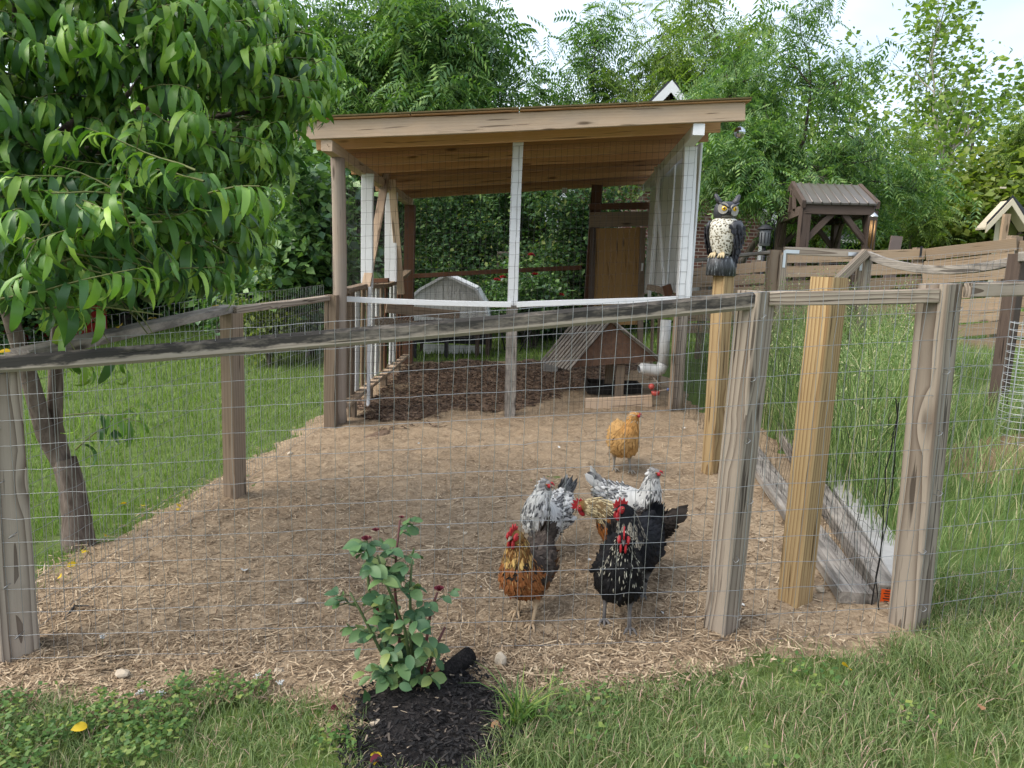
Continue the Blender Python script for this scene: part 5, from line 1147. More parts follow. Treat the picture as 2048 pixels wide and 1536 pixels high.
    # tail fan
    n = 13; a = np.linspace(-.62, .62, n); p = np.tile(X[1] + [0.01, 0, 0], (n, 1)) + np.stack([0 * a, a * .03, -np.abs(a) * .02], 1); ctu = math.cos(tail_up); stu = math.sin(tail_up)
    d = np.stack([-np.cos(a * .55) * ctu, np.sin(a * .55) * .55, stu - np.abs(a) * .45], 1); nn = np.stack([-np.full(n, stu) * .2, np.sign(a + 1e-3) * 1.0, np.full(n, .35)], 1); tc = [breed(0, 1.57, x, r) for x in r.random(n)]; cb, cm, ct, ce = (np.array([c_[j] for c_ in tc]) for j in range(4)); fobj('tail', [feathers(p, d, nn, .125 * r.uniform(.85, 1.1, n), np.full(n, .042), cb, cm, ct, ce, .05), feathers(p + [.02, 0, .01], d * [1, 1.3, .8], nn, .085 * r.uniform(.85, 1.1, n), np.full(n, .04), cb, cm, ct, ce, .05)], t, Mw)
    # wings: overlapping coverts and flight feathers on both sides
    for s in (1, -1):
        fs = []
        for row, (nn_, x0, x1, zz, Lw, Ww) in enumerate(((9, -.085, .02, .205, .085, .026), (10, -.06, .05, .232, .06, .028), (10, -.04, .07, .257, .045, .026), (9, -.02, .08, .28, .04, .024))):
            xx = np.linspace(x1, x0, nn_); yy = s * (.090 - .12 * np.maximum(0, xx - .03) - .012 * row - .15 * np.maximum(0, -xx - .05)); p = np.stack([xx, yy, np.full(nn_, zz - .025 + dz) + .1 * (x1 - xx) * .5], 1); p += r.normal(0, .003, (nn_, 3)); d = np.tile([-1, -.10 * s, -.10], (nn_, 1)) + r.normal(0, .05, (nn_, 3)); nr = np.tile([0, s, .35 + .1 * row], (nn_, 1)); wc_ = [breed(-1, .3, x, r) for x in r.random(nn_)]; cb, cm, ct, ce = (np.array([c_[j] for c_ in wc_]) for j in range(4)); fs.append(feathers(p, d, nr, Lw * r.uniform(.9, 1.15, nn_), np.full(nn_, Ww), cb, cm, ct, ce, .08))
        fobj('wing', fs, t, Mw)
    # head furniture in the head's own frame
    hp = Vector(X[36]); f = Vector(T[37]); f.z = min(f.z, .1); f.normalize(); l_ = Vector((-math.sin(math.radians(yaw)), math.cos(math.radians(yaw)), 0)); u_ = f.cross(l_); u_.normalize()
    Mh = Mw @ Matrix(((f.x, l_.x, u_.x, hp.x), (f.y, l_.y, u_.y, hp.y), (f.z, l_.z, u_.z, hp.z), (0, 0, 0, 1)))
    mb = MB(); mb.tube([(.008, 0, .002), (.024, 0, .0), (.042, 0, -.008)], [.0105, .0075, .0012], 8, flat=(.8, 1)); mb.build('beak', M['darkbeak'] if breed in (b_black, b_silver) else M['beak'], t, Mh)
    for s in (1, -1):
        mb = MB(); mb.ball((.000, s * .021, .006), .0055, 8, 6); eo = mb.build('eye', M['eye'], t, Mh); mb = MB(); mb.ball((.0012, s * .0245, .0062), .003, 8, 6); mb.build('pupil', M['pupil'], eo, Mh)
    if ameraucana:
        mb = MB(); mb.ball((.014, 0, .016), .008, 8, 6, sc=(1.5, .8, .6)); mb.build('comb', M['comb'], t, Mh)
        mb = MB()
        for s in (1, -1): mb.ball((.010, s * .013, .001), .012, 10, 7, sc=(1.1, .65, .9))
        mb.build('face', M['comb'], t, Mh)
    else:
        prof = [(.030, .012), (.036, .030), (.026, .024), (.020, .044), (.010, .030), (.002, .052), (-.008, .032), (-.018, .046), (-.024, .026), (-.034, .030), (-.030, .012), (-.012, .008), (.01, .006)]
        mb = MB(); mb.prism([(x, -.0025, z) for x, z in prof], (0, .005, 0)); mb.build('comb', M['comb'], t, Mh)
        mb = MB()
        for s in (1, -1): mb.ball((.004, s * .0165, .000), .017, 10, 8, sc=(1.15, .5, 1.0))
        mb.build('face', M['comb'], t, Mh)
        for s in (1, -1): mb = MB(); mb.ball((.016, s * .009, -.028), .016, 10, 8, sc=(.75, .32, 1.25)); mb.build('wattle', M['comb'], t, Mh)
        for s in (1, -1): mb = MB(); mb.ball((-.014, s * .021, -.010), .007, 8, 6, sc=(.8, .4, 1.2)); mb.build('earlobe', plain('earlobe_' + str(seed), (.55, .30, .27), .6), t, Mh)
    return t
FLK = []
def jit(c, r, a=.2): k = 1 + r.uniform(-a, a); return tuple(max(.002, v * k) for v in c)
def mixc(a, b, f): return tuple(x * (1 - f) + y * f for x, y in zip(a, b))
def b_black(u, a, x, r):
    c = jit((.0085, .0082, .009), r, .4); m = c
    if FLK: w = jit((.36, .34, .28), r, .5) if x < .62 else c; return w, w, w, w
    if u < .3 and x < .25: c = jit((.02, .017, .016), r)
    return c, m, mixc(c, m, .5), c
def b_silver(u, a, x, r):
    c = jit((.010, .0105, .013), r, .4); e = c
    if .55 < u < .80 and x < .85: e = jit((.38, .34, .27), r, .3)
    if u < 0: c = jit((.012, .013, .018), r, .3); e = c
    return c, c, e if x < .5 else c, e
def b_gold(u, a, x, r):
    if FLK: w = jit((.36, .20, .08), r, .4) if x < .5 else jit((.06, .03, .015), r); return w, w, w, w
    if u > .84: c = jit((.21, .12, .04), r); return c, c, c, jit((.10, .05, .02), r)
    if u > .60: c = jit((.40, .26, .09), r, .3); return jit((.16, .07, .02), r), jit((.07, .035, .015), r) if x < .6 else c, c, c
    if u > .40 and math.sin(a) < .55: c = jit((.165, .052, .016), r, .3); return c, c, jit((.24, .095, .035), r), jit((.27, .115, .045), r)
    if 0 <= u <= .40 and math.sin(a) < -.1: c = jit((.13, .06, .028), r, .3); return c, c, jit((.17, .09, .05), r), c
    c = jit((.040, .030, .025), r, .35); return c, jit((.10, .08, .065), r) if x < .3 else c, c, jit((.065, .050, .040), r)
def b_gold2(u, a, x, r):
    if .58 < u <= .86: c = jit((.55, .44, .25), r, .25); return jit((.2, .13, .06), r), jit((.06, .05, .04), r) if x < .55 else c, c, c
    if .40 < u <= .58 and math.sin(a) < .2: c = jit((.22, .08, .022), r, .3); return c, c, c, c
    return b_gold(u, a, x, r) if u > .86 else (jit((.035, .028, .024), r, .35),) * 4
def b_splash(u, a, x, r):
    w = jit((.60, .59, .56), r, .15)
    if u > .86: g_ = jit((.22, .21, .20), r, .5); return g_, g_, w, g_
    if x < .38: k = jit((.035, .035, .04), r, .5); return w, k, k, mixc(w, k, .6)
    if x < .60: g_ = jit((.30, .29, .28), r, .3); return w, g_, w, g_
    return w, w, w, jit((.48, .47, .45), r, .2)
def b_buff(u, a, x, r):
    c = jit((.37, .205, .072), r, .22)
    if u > .58: c = jit((.39, .19, .055), r, .25)
    if u > .80 and x < .35: c = jit((.32, .25, .17), r, .3)
    if u < .35 and math.sin(a) < 0: c = jit((.40, .25, .11), r, .2)
    return jit(c, r, .1), c, mixc(c, (.6, .4, .18), .4), mixc(c, (.58, .38, .17), .3)
hen('rust brown hen with golden neck walking at the front left of the flock', 1052, 1243, -112, .96, b_gold, yaw=-8, seed=1, legs=(.035, -.03), legcol=(.42, .31, .20))
hen('mottled white and grey hen behind the rust brown one, head turned right', 1090, 1118, -122, .95, b_splash, yaw=80, ameraucana=True, seed=2, tail_up=1.1)
hen('black hen with white flecks standing at the front and facing the fence', 1232, 1252, -95, .98, b_black, yaw=-3, seed=3, legs=(.03, -.01), legcol=(.14, .13, .125))
hen('black hen with silver laced neck just behind the front black one', 1270, 1190, -116, .98, b_silver, yaw=-45, seed=4, legcol=(.12, .115, .11))
hen('hen with pale golden neck and red face stooping left behind the black hens', 1258, 1146, 176, .92, b_gold2, yaw=6, low=.75, seed=5, tail_up=.75)
hen('mottled white hen looking right behind the black hens', 1252, 1086, -30, .92, b_splash, yaw=-12, ameraucana=True, seed=6, tail_up=1.0)
hen('buff hen standing alone farther back in the pen', 1243, 945, -84, .98, b_buff, yaw=52, ameraucana=True, seed=7, tail_up=.15, legcol=(.25, .23, .2))
# ------------------------------------------------------------------ owl decoy on its post
OY = 4.79; ob0 = at(1441, 552, OY); OS = 160 * OY / F_PX / .49
owl = thing('owl_decoy', 'plastic horned owl decoy with yellow eyes perched on the new post', 'owl decoy', ob0)
OW = Matrix.Translation(ob0) @ Matrix.Rotation(math.radians(-86), 4, 'Z'); OB = Matrix.Translation(ob0) @ Matrix.Rotation(math.radians(-132), 4, 'Z')       # local +X faces the camera
def speck():
    n = NT('owl_breast'); c = n.n('TexCoord').outputs['Object']; v = n.n('TexVoronoi'); n.set(v, Vector=c, Scale=70.0); b = n.noise(c, 150, 3, .7); sx = n.n('SeparateXYZ'); n.l(c, sx.inputs[0])
    f = n.math('ADD', n.math('MULTIPLY', v.outputs['Distance'], .9), n.math('MULTIPLY', b, .7)); k = n.ramp(f, [(.55, (.025, .023, .02)), (.66, (.25, .21, .13)), (.84, (.55, .53, .46))]); n.bump(f, .8, .004); return n.fin(k, .5, .35)
def logm():
    n = NT('owl_perch'); c = n.coord('Object', (55, 55, 9), False); b = n.noise(c, 1.0, 5, .7); k = n.ramp(b, [(.46, (.016, .017, .019)), (.56, (.05, .055, .06)), (.66, (.42, .45, .48))]); n.bump(b, .9, .006); return n.fin(k, .4, .45)
M['owlbr'] = speck(); M['owllog'] = logm(); M['owlgrey'] = plain('owl_grey_plastic', (.045, .045, .052), .42, .45, var=.4, scale=40, bump=.4); M['owlface'] = plain('owl_face_disc', (.42, .39, .34), .5, .35, var=.7, scale=90, bump=.4)
mb = MB(); mb.lathe([(.088, .0), (.096, .005), (.094, .06), (.090, .105), (.075, .122), (.02, .13)], 22, sx=.85, sy=1.0); mb.build('perch', M['owllog'], owl, OW)
prof = [(.045, .115), (.060, .145), (.078, .19), (.092, .24), (.098, .285), (.094, .325), (.076, .352), (.055, .362)]
mb = MB(); mb.lathe(prof, 26, sx=.86, sy=1.0); mb.build('torso', M['owlbr'], owl, OB)
mb = MB(); mb.lathe([(.052, .352), (.068, .368), (.074, .395), (.073, .425), (.062, .45), (.035, .462), (.01, .464)], 26, sx=.92, sy=1.0); hd = mb.build('head', M['owlgrey'], owl, OW)
mb = MB(); mb.ball((.045, 0, .366), .035, 12, 8, sc=(.7, 1.2, .55)); mb.build('chin', plain('owl_chin', (.11, .10, .075), .5, .3, var=.8, scale=80), hd, OW)
for s in (1, -1):
    q = Vector((.060, s * .033, .412)); rt = Matrix.Rotation(s * .42, 4, 'Z')
    mb = MB(); pts = []
    for k in range(18):
        a = 2 * math.pi * k / 18; rr_ = .032 + .006 * math.cos(a + s * 2.2); pts.append((0, rr_ * math.cos(a) * 1.0, rr_ * math.sin(a) * 1.12))
    mb.prism(pts, (.009, 0, 0)); mb.build('facial_disc', M['owlface'], hd, OW @ Matrix.Translation(q) @ rt)
    mb = MB(); mb.ball((.010, -s * .004, .004), .0165, 14, 8, sc=(.45, 1, 1)); ey = mb.build('eye', plain('owl_yellow_eye', (.72, .44, .02), .15, .6, bump=0), hd, OW @ Matrix.Translation(q) @ rt); mb = MB(); mb.ball((.0155, -s * .004, .004), .0085, 12, 8, sc=(.4, 1, 1)); mb.build('pupil', plain('owl_pupil', (.10, .03, .008), .1, .6, bump=0), ey, OW @ Matrix.Translation(q) @ rt)
    mb = MB(); mb.tube([(.074, s * .010, .420), (.070, s * .036, .437), (.050, s * .062, .452)], [.010, .010, .008], 8, flat=(.6, 1)); mb.build('brow', M['owlgrey'], hd, OW)
    mb = MB(); mb.tube([(.02, s * .042, .448), (.014, s * .060, .474), (.008, s * .073, .499), (.005, s * .076, .505)], [.026, .022, .017, .010], 10, flat=(.7, 1)); mb.build('ear_tuft', M['owlgrey'], hd, OW)
mb = MB(); mb.tube([(.070, 0, .420), (.084, 0, .404), (.083, 0, .386), (.078, 0, .378)], [.008, .0105, .007, .002], 8); mb.build('beak', M['black'], hd, OW)
M['feathowl'] = M['owlgrey']
for s in (1, -1):
    rr_ = np.random.default_rng(6); parts = []
    # shell of the folded wing hugging the body's flank
    mb = MB(); vs = []; nu, nv_ = 12, 10
    for i in range(nu):
        tt = i / (nu - 1); z = .345 - .285 * tt; rad = np.interp(z, [p_[1] for p_ in prof], [p_[0] for p_ in prof]) + .014; rad = max(rad, .078 - .02 * max(0, tt - .7) * 3); half = .95 * (1 - .62 * tt) * (1 if i else .55); cen = 1.62 + .55 * tt
        for j in range(nv_): a = s * (cen + (j / (nv_ - 1) - .5) * 2 * half); bul = math.sin(math.pi * j / (nv_ - 1)) * .012; vs.append((math.cos(a) * (rad + bul) * .88, math.sin(a) * (rad + bul) * 1.0, z))
    mb.add(vs, [(i * nv_ + j, i * nv_ + j + 1, (i + 1) * nv_ + j + 1, (i + 1) * nv_ + j) for i in range(nu - 1) for j in range(nv_ - 1)], 0, True); w_ = mb.build('wing', M['owlgrey'], owl, OB); sm = w_.modifiers.new('thick', 'SOLIDIFY'); sm.thickness = .01
    n_ = 150; ti = rr_.uniform(.02, .95, n_); tj = rr_.uniform(.04, .96, n_); A = np.array(vs).reshape(nu, nv_, 3); ii = (ti * (nu - 1)).astype(int); jj = (tj * (nv_ - 1)).astype(int); p = A[ii, jj] + rr_.normal(0, .003, (n_, 3)); nr = p * [1, 1, 0]; nr /= np.linalg.norm(nr, axis=1)[:, None]; d = np.tile([-.12, 0, -1.], (n_, 1)) + nr * .05; sh_ = rr_.uniform(.7, 1.3, n_)[:, None]; c1 = np.array([.042, .042, .050]) * sh_; parts = [feathers(p + nr * .003, d, nr, .030 + .035 * ti, .020 + 0 * ti, c1 * .6, c1 * 1.1, c1 * 1.3, c1 * .7, .12)]; o = fobj('wing_feathers', parts, w_, OB); o['kind'] = 'stuff'
mb = MB(); mb.prism([(-.05, -.045, .20), (-.05, .045, .20), (-.10, .03, .04), (-.10, -.03, .04)], (-.012, 0, 0)); mb.build('tail', M['owlgrey'], owl, OB)
for s in (1, -1):
    mb = MB()
    for k in (-1, 0, 1): mb.tube([(.045, s * .03, .14), (.068, s * .03 + k * .014, .132), (.084, s * .032 + k * .02, .112)], [.012, .009, .004], 7)
    mb.build('foot', plain('owl_foot', (.50, .40, .24), .5, .3), owl, OB)
# ------------------------------------------------------------------ mirror ball at the roof corner
q = at(1479, 265, 6.25); db = thing('mirror_ball', 'small mirror ball hanging from the right end of the roof', 'mirror ball', q)
mb = MB(); n_, k_ = 16, 10; r_ = .046
for i in range(k_):
    for j in range(n_):
        t0, t1 = math.pi * (i + .06) / k_, math.pi * (i + .94) / k_; a0, a1 = 2 * math.pi * (j + .05) / n_, 2 * math.pi * (j + .95) / n_; f_ = lambda t, a: q + Vector((math.sin(t) * math.cos(a), math.sin(t) * math.sin(a), math.cos(t))) * r_
        mb.add([f_(t0, a0), f_(t1, a0), f_(t1, a1), f_(t0, a1)], [(0, 1, 2, 3)])
mb.build('mirror_tiles', M['silver'], db)['kind'] = 'stuff'
mb = MB(); mb.ball(q, .0445, 14, 10); mb.build('core', M['greyplast'], db); mb = MB(); mb.tube([q + Vector((0, 0, .04)), (q.x, q.y, rz(q.x, q.y) - .06)], .0012, 4); mb.build('cord', M['galv'], db)
# ------------------------------------------------------------------ stones, log, leaves, feathers on the ground
def stone(px, py, s, label, mat='rock', seed=0):
    rr_ = random.Random(seed + 900); g = G(px, py); bm = bmesh.new(); bmesh.ops.create_icosphere(bm, subdivisions=2, radius=1)
    for v in bm.verts: v.co *= 1 + rr_.uniform(-.16, .16); v.co.x *= s[0]; v.co.y *= s[1]; v.co.z *= s[2]
    me = bpy.data.meshes.new('stone'); bm.to_mesh(me); bm.free(); me.materials.append(M[mat]); o = bpy.data.objects.new('stone', me); o.matrix_basis = Matrix.Translation(g + Vector((0, 0, s[2] * .75 + .008))) @ Matrix.Rotation(rr_.random() * 6, 4, 'Z'); COL.objects.link(o); return tag(o, label, 'stone')
stone(1000, 1340, (.022, .018, .032), 'upright pale stone right of the black mulch bed', seed=1)
stone(245, 1358, (.03, .022, .014), 'flat tan stone in the litter right of the left corner post', seed=2)
stone(557, 1352, (.020, .018, .012), 'small round stone in the litter left of the rose bush', seed=3)
stone(1525, 1088, (.018, .016, .011), 'small pale stone behind the yellow post', seed=4)
stone(755, 1460, (.026, .02, .014), 'tan pebble lump on the left of the black mulch', seed=5)
stone(1345, 1145, (.022, .016, .010), 'small flat stone right of the black hens', seed=6)
stone(1640, 1190, (.02, .018, .014), 'small rusty stone between the yellow post and the boards', seed=7)
stone(930, 1072, (.016, .012, .008), 'tiny flat stone on the bare dirt above the rose bush', seed=8)
stone(580, 912, (.03, .02, .014), 'flat pale stone beside the left fence line', seed=9)
stone(600, 1210, (.022, .016, .010), 'pale stone left of the rose leaves', seed=10)
a, b = G(880, 1378), G(938, 1335); a.z += .035; b.z += .045; mb = MB(); mb.tube([a, a.lerp(b, .3), a.lerp(b, .7), b], [.026, .031, .033, .032], 14); lg = mb.build('charred_log', M['blackmulch']); tag(lg, 'short black log lying at the top of the mulch bed', 'log')
hs_ = MB(); hs_.tube([G(60, 1315) + Vector((0, .02, .012)), G(115, 1268) + Vector((0, 0, .015)), G(150, 1225) + Vector((0, 0, .025)), G(175, 1222) + Vector((0, 0, .02)), G(212, 1232) + Vector((0, 0, .012))], .0045, 8); tag(hs_.build('black_hose', M['net']), 'thin black hose by the foot of the left corner post', 'hose')
R2 = random.Random(3)
def fallen(px, py, s, mat, name, label, cat, group, z=.02):
    g = G(px, py); o = bpy.data.objects.new(name, ROSE[R2.randrange(4)]); o.matrix_basis = mat_dir(g + Vector((0, 0, z)), Vector((R2.uniform(-1, 1), R2.uniform(-1, 1), R2.uniform(-.1, .3))), s, .5); COL.objects.link(o); o.material_slots[0].link = 'OBJECT'; o.material_slots[0].material = M[mat]; return tag(o, label, cat, group)
fallen(1682, 1358, .05, 'yleaf', 'fallen_leaf', 'bright yellow leaf upright in the grass below the right posts', 'leaf', None, .05)
fallen(752, 1517, .055, 'yleaf', 'fallen_leaf', 'yellow leaf at the bottom edge of the black mulch', 'leaf', None)
fallen(176, 1485, .04, 'yleaf', 'fallen_leaf', 'orange yellow leaf in the front lawn at bottom left', 'leaf', None, .05)
fallen(985, 1478, .05, 'dleaf', 'fallen_leaf', 'crumpled brown leaf at the right rim of the mulch', 'leaf', None)
fallen(762, 1530, .04, 'deadpetal', 'fallen_petal', 'dark red petals at the bottom of the mulch', 'petal', None)
fallen(662, 1442, .03, 'deadpetal', 'fallen_petal', 'dark red petal in the grass left of the mulch', 'petal', None, .04)
fallen(1955, 1440, .04, 'dleaf', 'fallen_leaf', 'tan dry leaf in the grass at the right', 'leaf', None, .05)
for px, py in ((240, 1018), (285, 1022), (355, 1018), (175, 1060), (210, 1085), (165, 1118), (135, 1145), (352, 1028), (120, 1165)): fallen(px, py, .045, 'yleaf', 'fallen_leaf', 'yellow leaf fallen near the foot of the peach tree', 'leaf', 'yellow leaves under the peach tree', .03)
for px, py, Y in ((412, 646, 3.6), (355, 660, 3.3), (50, 718, 2.6), (437, 618, 4.3)): 
    o = fallen(px, 1100, .045, 'yleaf', 'fallen_leaf', 'yellow leaf resting on the left side rail', 'leaf', 'yellow leaves on the side rail'); m_ = o.matrix_basis.copy(); t_ = (Y - 2.66) / 1.84; m_.translation = Vector((-1.80 + .07 * t_ + .02, Y, 1.07 + .08 * t_ + (.01 if Y > 2.7 else 0))); o.matrix_basis = m_
k = 0
for px, py in ((1002, 905), (1130, 920), (1290, 870), (1370, 860), (985, 985), (1090, 1232), (1175, 1125), (900, 1060), (700, 930), (1320, 1230), (580, 905), (840, 890), (1080, 1250), (1105, 1245), (960, 1180), (1480, 1215), (1120, 900), (1180, 860), (790, 1085), (1420, 1010)): fallen(px, py, R2.uniform(.014, .026), 'wfeather', 'loose_feather', 'small white feather lying on the pen floor', 'feather', 'white feathers on the pen floor', .014)
o = fallen(488, 1150, .05, 'wfeather', 'loose_feather', 'larger white feather on the litter left of the rose bush', 'feather', None)
# clump of broad grass right of the mulch
g = G(1045, 1455); n = 70; x = g.x + rng.normal(0, .03, n); y = g.y + rng.normal(0, .025, n)
tag(blades('grass_clump', x, y, Hn(x, y), rng.uniform(.10, .19, n), rng.uniform(.006, .011, n), rng.uniform(.3, 1.1, n), M['weed'], 'broad bladed bright green grass clump right of the mulch bed', 'grass', seg=4), kind='stuff')
# clover blossoms
for px, py in ((515, 1378), (320, 1418), (280, 1412), (205, 1300), (560, 1395)):
    g = G(px, py); mb = MB(); mb.tube([g, g + Vector((.003, 0, .05))], .0012, 5, 1); [mb.ball(g + Vector((.003, 0, .052)) + Vector((R2.gauss(0, .0045), R2.gauss(0, .0045), R2.gauss(0, .004))), .0026, 6, 4) for _ in range(26)]; tag(mb.build('clover_flower', [M['wfeather'], M['gstem']]), 'white clover flower at the edge of the front lawn', 'flower', 'white clover flowers')
# ------------------------------------------------------------------ house, pavilion, sheds behind
def brickmat():
    n = NT('red_brick'); c = n.n('TexCoord').outputs['Object']; b = n.n('TexBrick'); sp = n.n('SeparateXYZ'); n.l(c, sp.inputs[0]); cb = n.n('CombineXYZ'); n.l(sp.outputs[0], cb.inputs[0]); n.l(sp.outputs[2], cb.inputs[1]); n.l(cb.outputs[0], b.inputs['Vector'])
    n.set(b, Color1=(.19, .085, .062, 1), Color2=(.105, .058, .052, 1), Mortar=(.38, .33, .29, 1), Scale=1.0, Mortar_Size=.009, Brick_Width=.215, Row_Height=.075); b.inputs['Mortar Smooth'].default_value = .1; b.inputs['Bias'].default_value = -.1
    ns = n.noise(c, 9, 3); k = n.mix(n.ramp(n.noise(c, 3.2, 2), [(.58, (0, 0, 0)), (.66, (1, 1, 1))]), b.outputs[0], n.mix(.35, b.outputs[0], (.42, .37, .33))); k = n.mix(n.math('MULTIPLY', ns, .5), k, n.mix(1., k, (.55, .5, .5), 'MULTIPLY'))
    n.bump(b.outputs['Fac'], -.6, .01); return n.fin(k, .9, .15)
M['brick'] = brickmat()
hz = H(3, 17); Y = 16.5
hs = thing('brick_house', 'red brick house with steep white trimmed gable behind the run', 'house', (at(1310, 600, Y).x, Y, hz))
xl, xr = at(1106, 560, Y).x, at(1518, 560, Y).x; pk = at(1340, 178, Y); xm = (xl + xr) / 2; ez = pk.z - 2.5
def hbox(nm, lo, hi, mat, par): mb = MB(); mb.box(lo, hi); return mb.build(nm, mat, par)
hbox('wall', (xl, Y, hz - .1), (xr, Y + 6, ez), M['brick'], hs)
mb = MB(); mb.prism([(xl + .0, Y + .02, ez + .002), (xr, Y + .02, ez + .002), (xm, Y + .02, pk.z - .1)], (0, 5.9, 0)); mb.build('gable', M['brick'], hs)
rf_ = None
for s, xe in ((-1, xl - .25), (1, xr + .25)):
    mb = MB(); A = Vector((xm, Y - .3, pk.z + .02)); Bq = Vector((xe, Y - .3, ez - .25)); nrm = Vector((-(Bq - A).z * s, 0, abs((Bq - A).x))).normalized() * .12; nrm = Vector((abs((Bq - A).z) * s, 0, abs((Bq - A).x))).normalized() * .1
    mb.prism([A, Bq, Bq + nrm, A + nrm], (0, 6.6, 0)); rp_ = mb.build('roof_slope', M['shingle'], hs)
    mb = MB(); mb.prism([A + Vector((0, -.04, -.16)), Bq + Vector((0, -.04, -.16)), Bq + Vector((0, -.04, .08)), A + Vector((0, -.04, .08))], (0, .035, 0)); mb.build('barge_board', M['white'], rp_)
for px in (1108, 1512):
    a = at(px, 600, Y - .07); mb = MB(); mb.tube([(a.x, Y - .06, hz), (a.x, Y - .06, ez)], .045, 8); mb.build('downspout', M['white'], hs)
for px, py, w, h_ in ((1400, 480, .5, .7),):
    a = at(px, py, Y)
# vents in the lower wall
a = at(1132, 578, Y); hbox('foundation_vent', (a.x - .15, Y - .02, a.z - .08), (a.x + .15, Y - .002, a.z + .08), M['black'], hs)
# lower wing to the right
Y2 = 23.0; w2 = thing('house_wing', 'low brick wing with dark shingle roof seen through the pavilion', 'house', (at(1660, 500, Y2).x, Y2, H(8, Y2)))
xa, xb = at(1530, 500, Y2).x, at(1760, 500, Y2).x; e2 = at(1660, 478, Y2).z; t2 = at(1660, 428, Y2 + 2).z
hbox('wall', (xa, Y2, H(8, Y2) - .1), (xb, Y2 + 4, e2), M['brick'], w2)
mb = MB(); mb.prism([(xa - .3, Y2 - .35, e2 - .05), (xa - .3, Y2 + 2.0, t2), (xa - .3, Y2 + 4.3, e2 - .05)], (xb - xa + .6, 0, 0)); mb.build('roof', M['shingle'], w2)
hbox('gutter', (xa - .3, Y2 - .46, e2 - .12), (xb + .3, Y2 - .36, e2 - .02), M['white'], w2)
for px in (1702,):
    a = at(px, 487, Y2); wn = hbox('window', (a.x - .35, Y2 - .04, a.z - .5), (a.x + .35, Y2 - .002, a.z + .1), M['white'], w2); hbox('pane', (a.x - .28, Y2 - .05, a.z - .43), (a.x + .28, Y2 - .041, a.z + .04), plain('window_glass', (.05, .07, .08), .08, .6, bump=0), wn)
# small deck by the house
dk = thing('deck_railing', 'grey wooden deck railing behind the red roses', 'deck', (at(1040, 560, 14.5).x, 14.5, H(.3, 14.5)))
for px in (1000, 1088):
    q = at(px, 503, 14.5); beam('post', (q.x, 14.5, H(q.x, 14.5)), q, .10, .10, M['grey'], dk, up=(0, 1, 0))
beam('rail', at(996, 505, 14.45), at(1092, 507, 14.45), .09, .04, M['grey'], dk); beam('rail', at(996, 548, 14.45), at(1092, 550, 14.45), .05, .05, M['grey'], dk)
for k in range(11): px = 1005 + k * 8; beam('baluster', at(px, 549, 14.42), at(px + 1, 508, 14.42), .035, .035, M['grey'], dk, up=(0, 1, 0))
beam('stair_board', at(1118, 598, 13.5), at(1160, 540, 13.5), .05, .2, M['brwood'], dk)
# grey bin by the brick wall
q = at(1393, 600, 14.8); gb_ = thing('rubbish_bin', 'grey plastic bin by the brick wall behind the run', 'bin', (q.x, 14.8, H(q.x, 14.8))); mb = MB(); tz = at(1393, 556, 14.8).z - H(q.x, 14.8)
mb.lathe([(.24, 0), (.27, .02), (.30, tz * .9), (.30, tz * .92)], 4, origin=(q.x, 14.8, H(q.x, 14.8))); mb.build('bin_body', M['greyplast'], gb_)
mb = MB(); mb.lathe([(.32, tz * .925), (.33, tz * .96), (.2, tz)], 4, origin=(q.x, 14.8, H(q.x, 14.8))); mb.build('lid', M['greyplast'], gb_)
# pavilion
pv = thing('grill_pavilion', 'dark brown wooden pavilion with ribbed metal gable roof', 'pavilion', (4.5, 11, H(4.5, 11)))
YN, YFr = 10.4, 12.6
N0, N1 = at(1608, 408, YN), at(1756, 411, YN); Fa = at(1556, 440, YFr); d = Fa - N0; F0 = Fa; F1 = N1 + Vector((d.x, d.y, 0)); F0.z = N0.z; F1.z = N1.z
Rg0 = at(1586, 369, (YN + YFr) / 2); Rg1 = Rg0 + (N1 - N0); Rg1.z = Rg0.z
def slope(a, b, c, e, nm):
    """roof plane split into ribbed sheets; a-b eave, e-c ridge"""
    n = 8
    for k in range(n):
        t0, t1 = k / n, (k + 1) / n - .012; mb = MB(); P = [a.lerp(b, t0), a.lerp(b, t1), e.lerp(c, t1), e.lerp(c, t0)]; up = (b - a).cross(e - a).normalized(); up = up if up.z > 0 else -up
        mb.prism(P, up * .025); o = mb.build('roof_sheet', M['metalroof'], pv)
        mb = MB(); mb.tube([P[1] + up * .03, P[2] + up * .03], .012, 5); mb.build('rib', M['metalroof'], o)
slope(N0, N1, Rg1, Rg0, 'near'); slope(F0, F1, Rg1, Rg0, 'far')
ins = lambda p, f: p.lerp((N0 + N1 + F0 + F1) / 4, f)
for c_ in (N0, N1, F0, F1):
    q = ins(c_, .10); q.z = N0.z - .05; beam('post', (q.x, q.y, H(q.x, q.y) - .05), q, .13, .13, M['dark'], pv, up=tuple((N1 - N0).normalized()))
dn = Vector((0, 0, -.06))
for a, b in ((N0, N1), (F0, F1), (N0, F0), (N1, F1)): beam('eave_beam', ins(a, .06) + dn, ins(b, .06) + dn, .05, .13, M['dark'], pv)
for a, b, r_ in ((N0, F0, Rg0), (N1, F1, Rg1)):
    beam('gable_rafter', a, r_, .05, .10, M['dark'], pv); beam('gable_rafter', b, r_, .05, .10, M['dark'], pv); m_ = a.lerp(b, .5)
    for f in (-.18, 0, .18): beam('gable_strut', m_ + (b - a) * f + dn * .3, m_.lerp(r_, .9) + (b - a) * f * .35, .05, .05, M['dark'], pv)
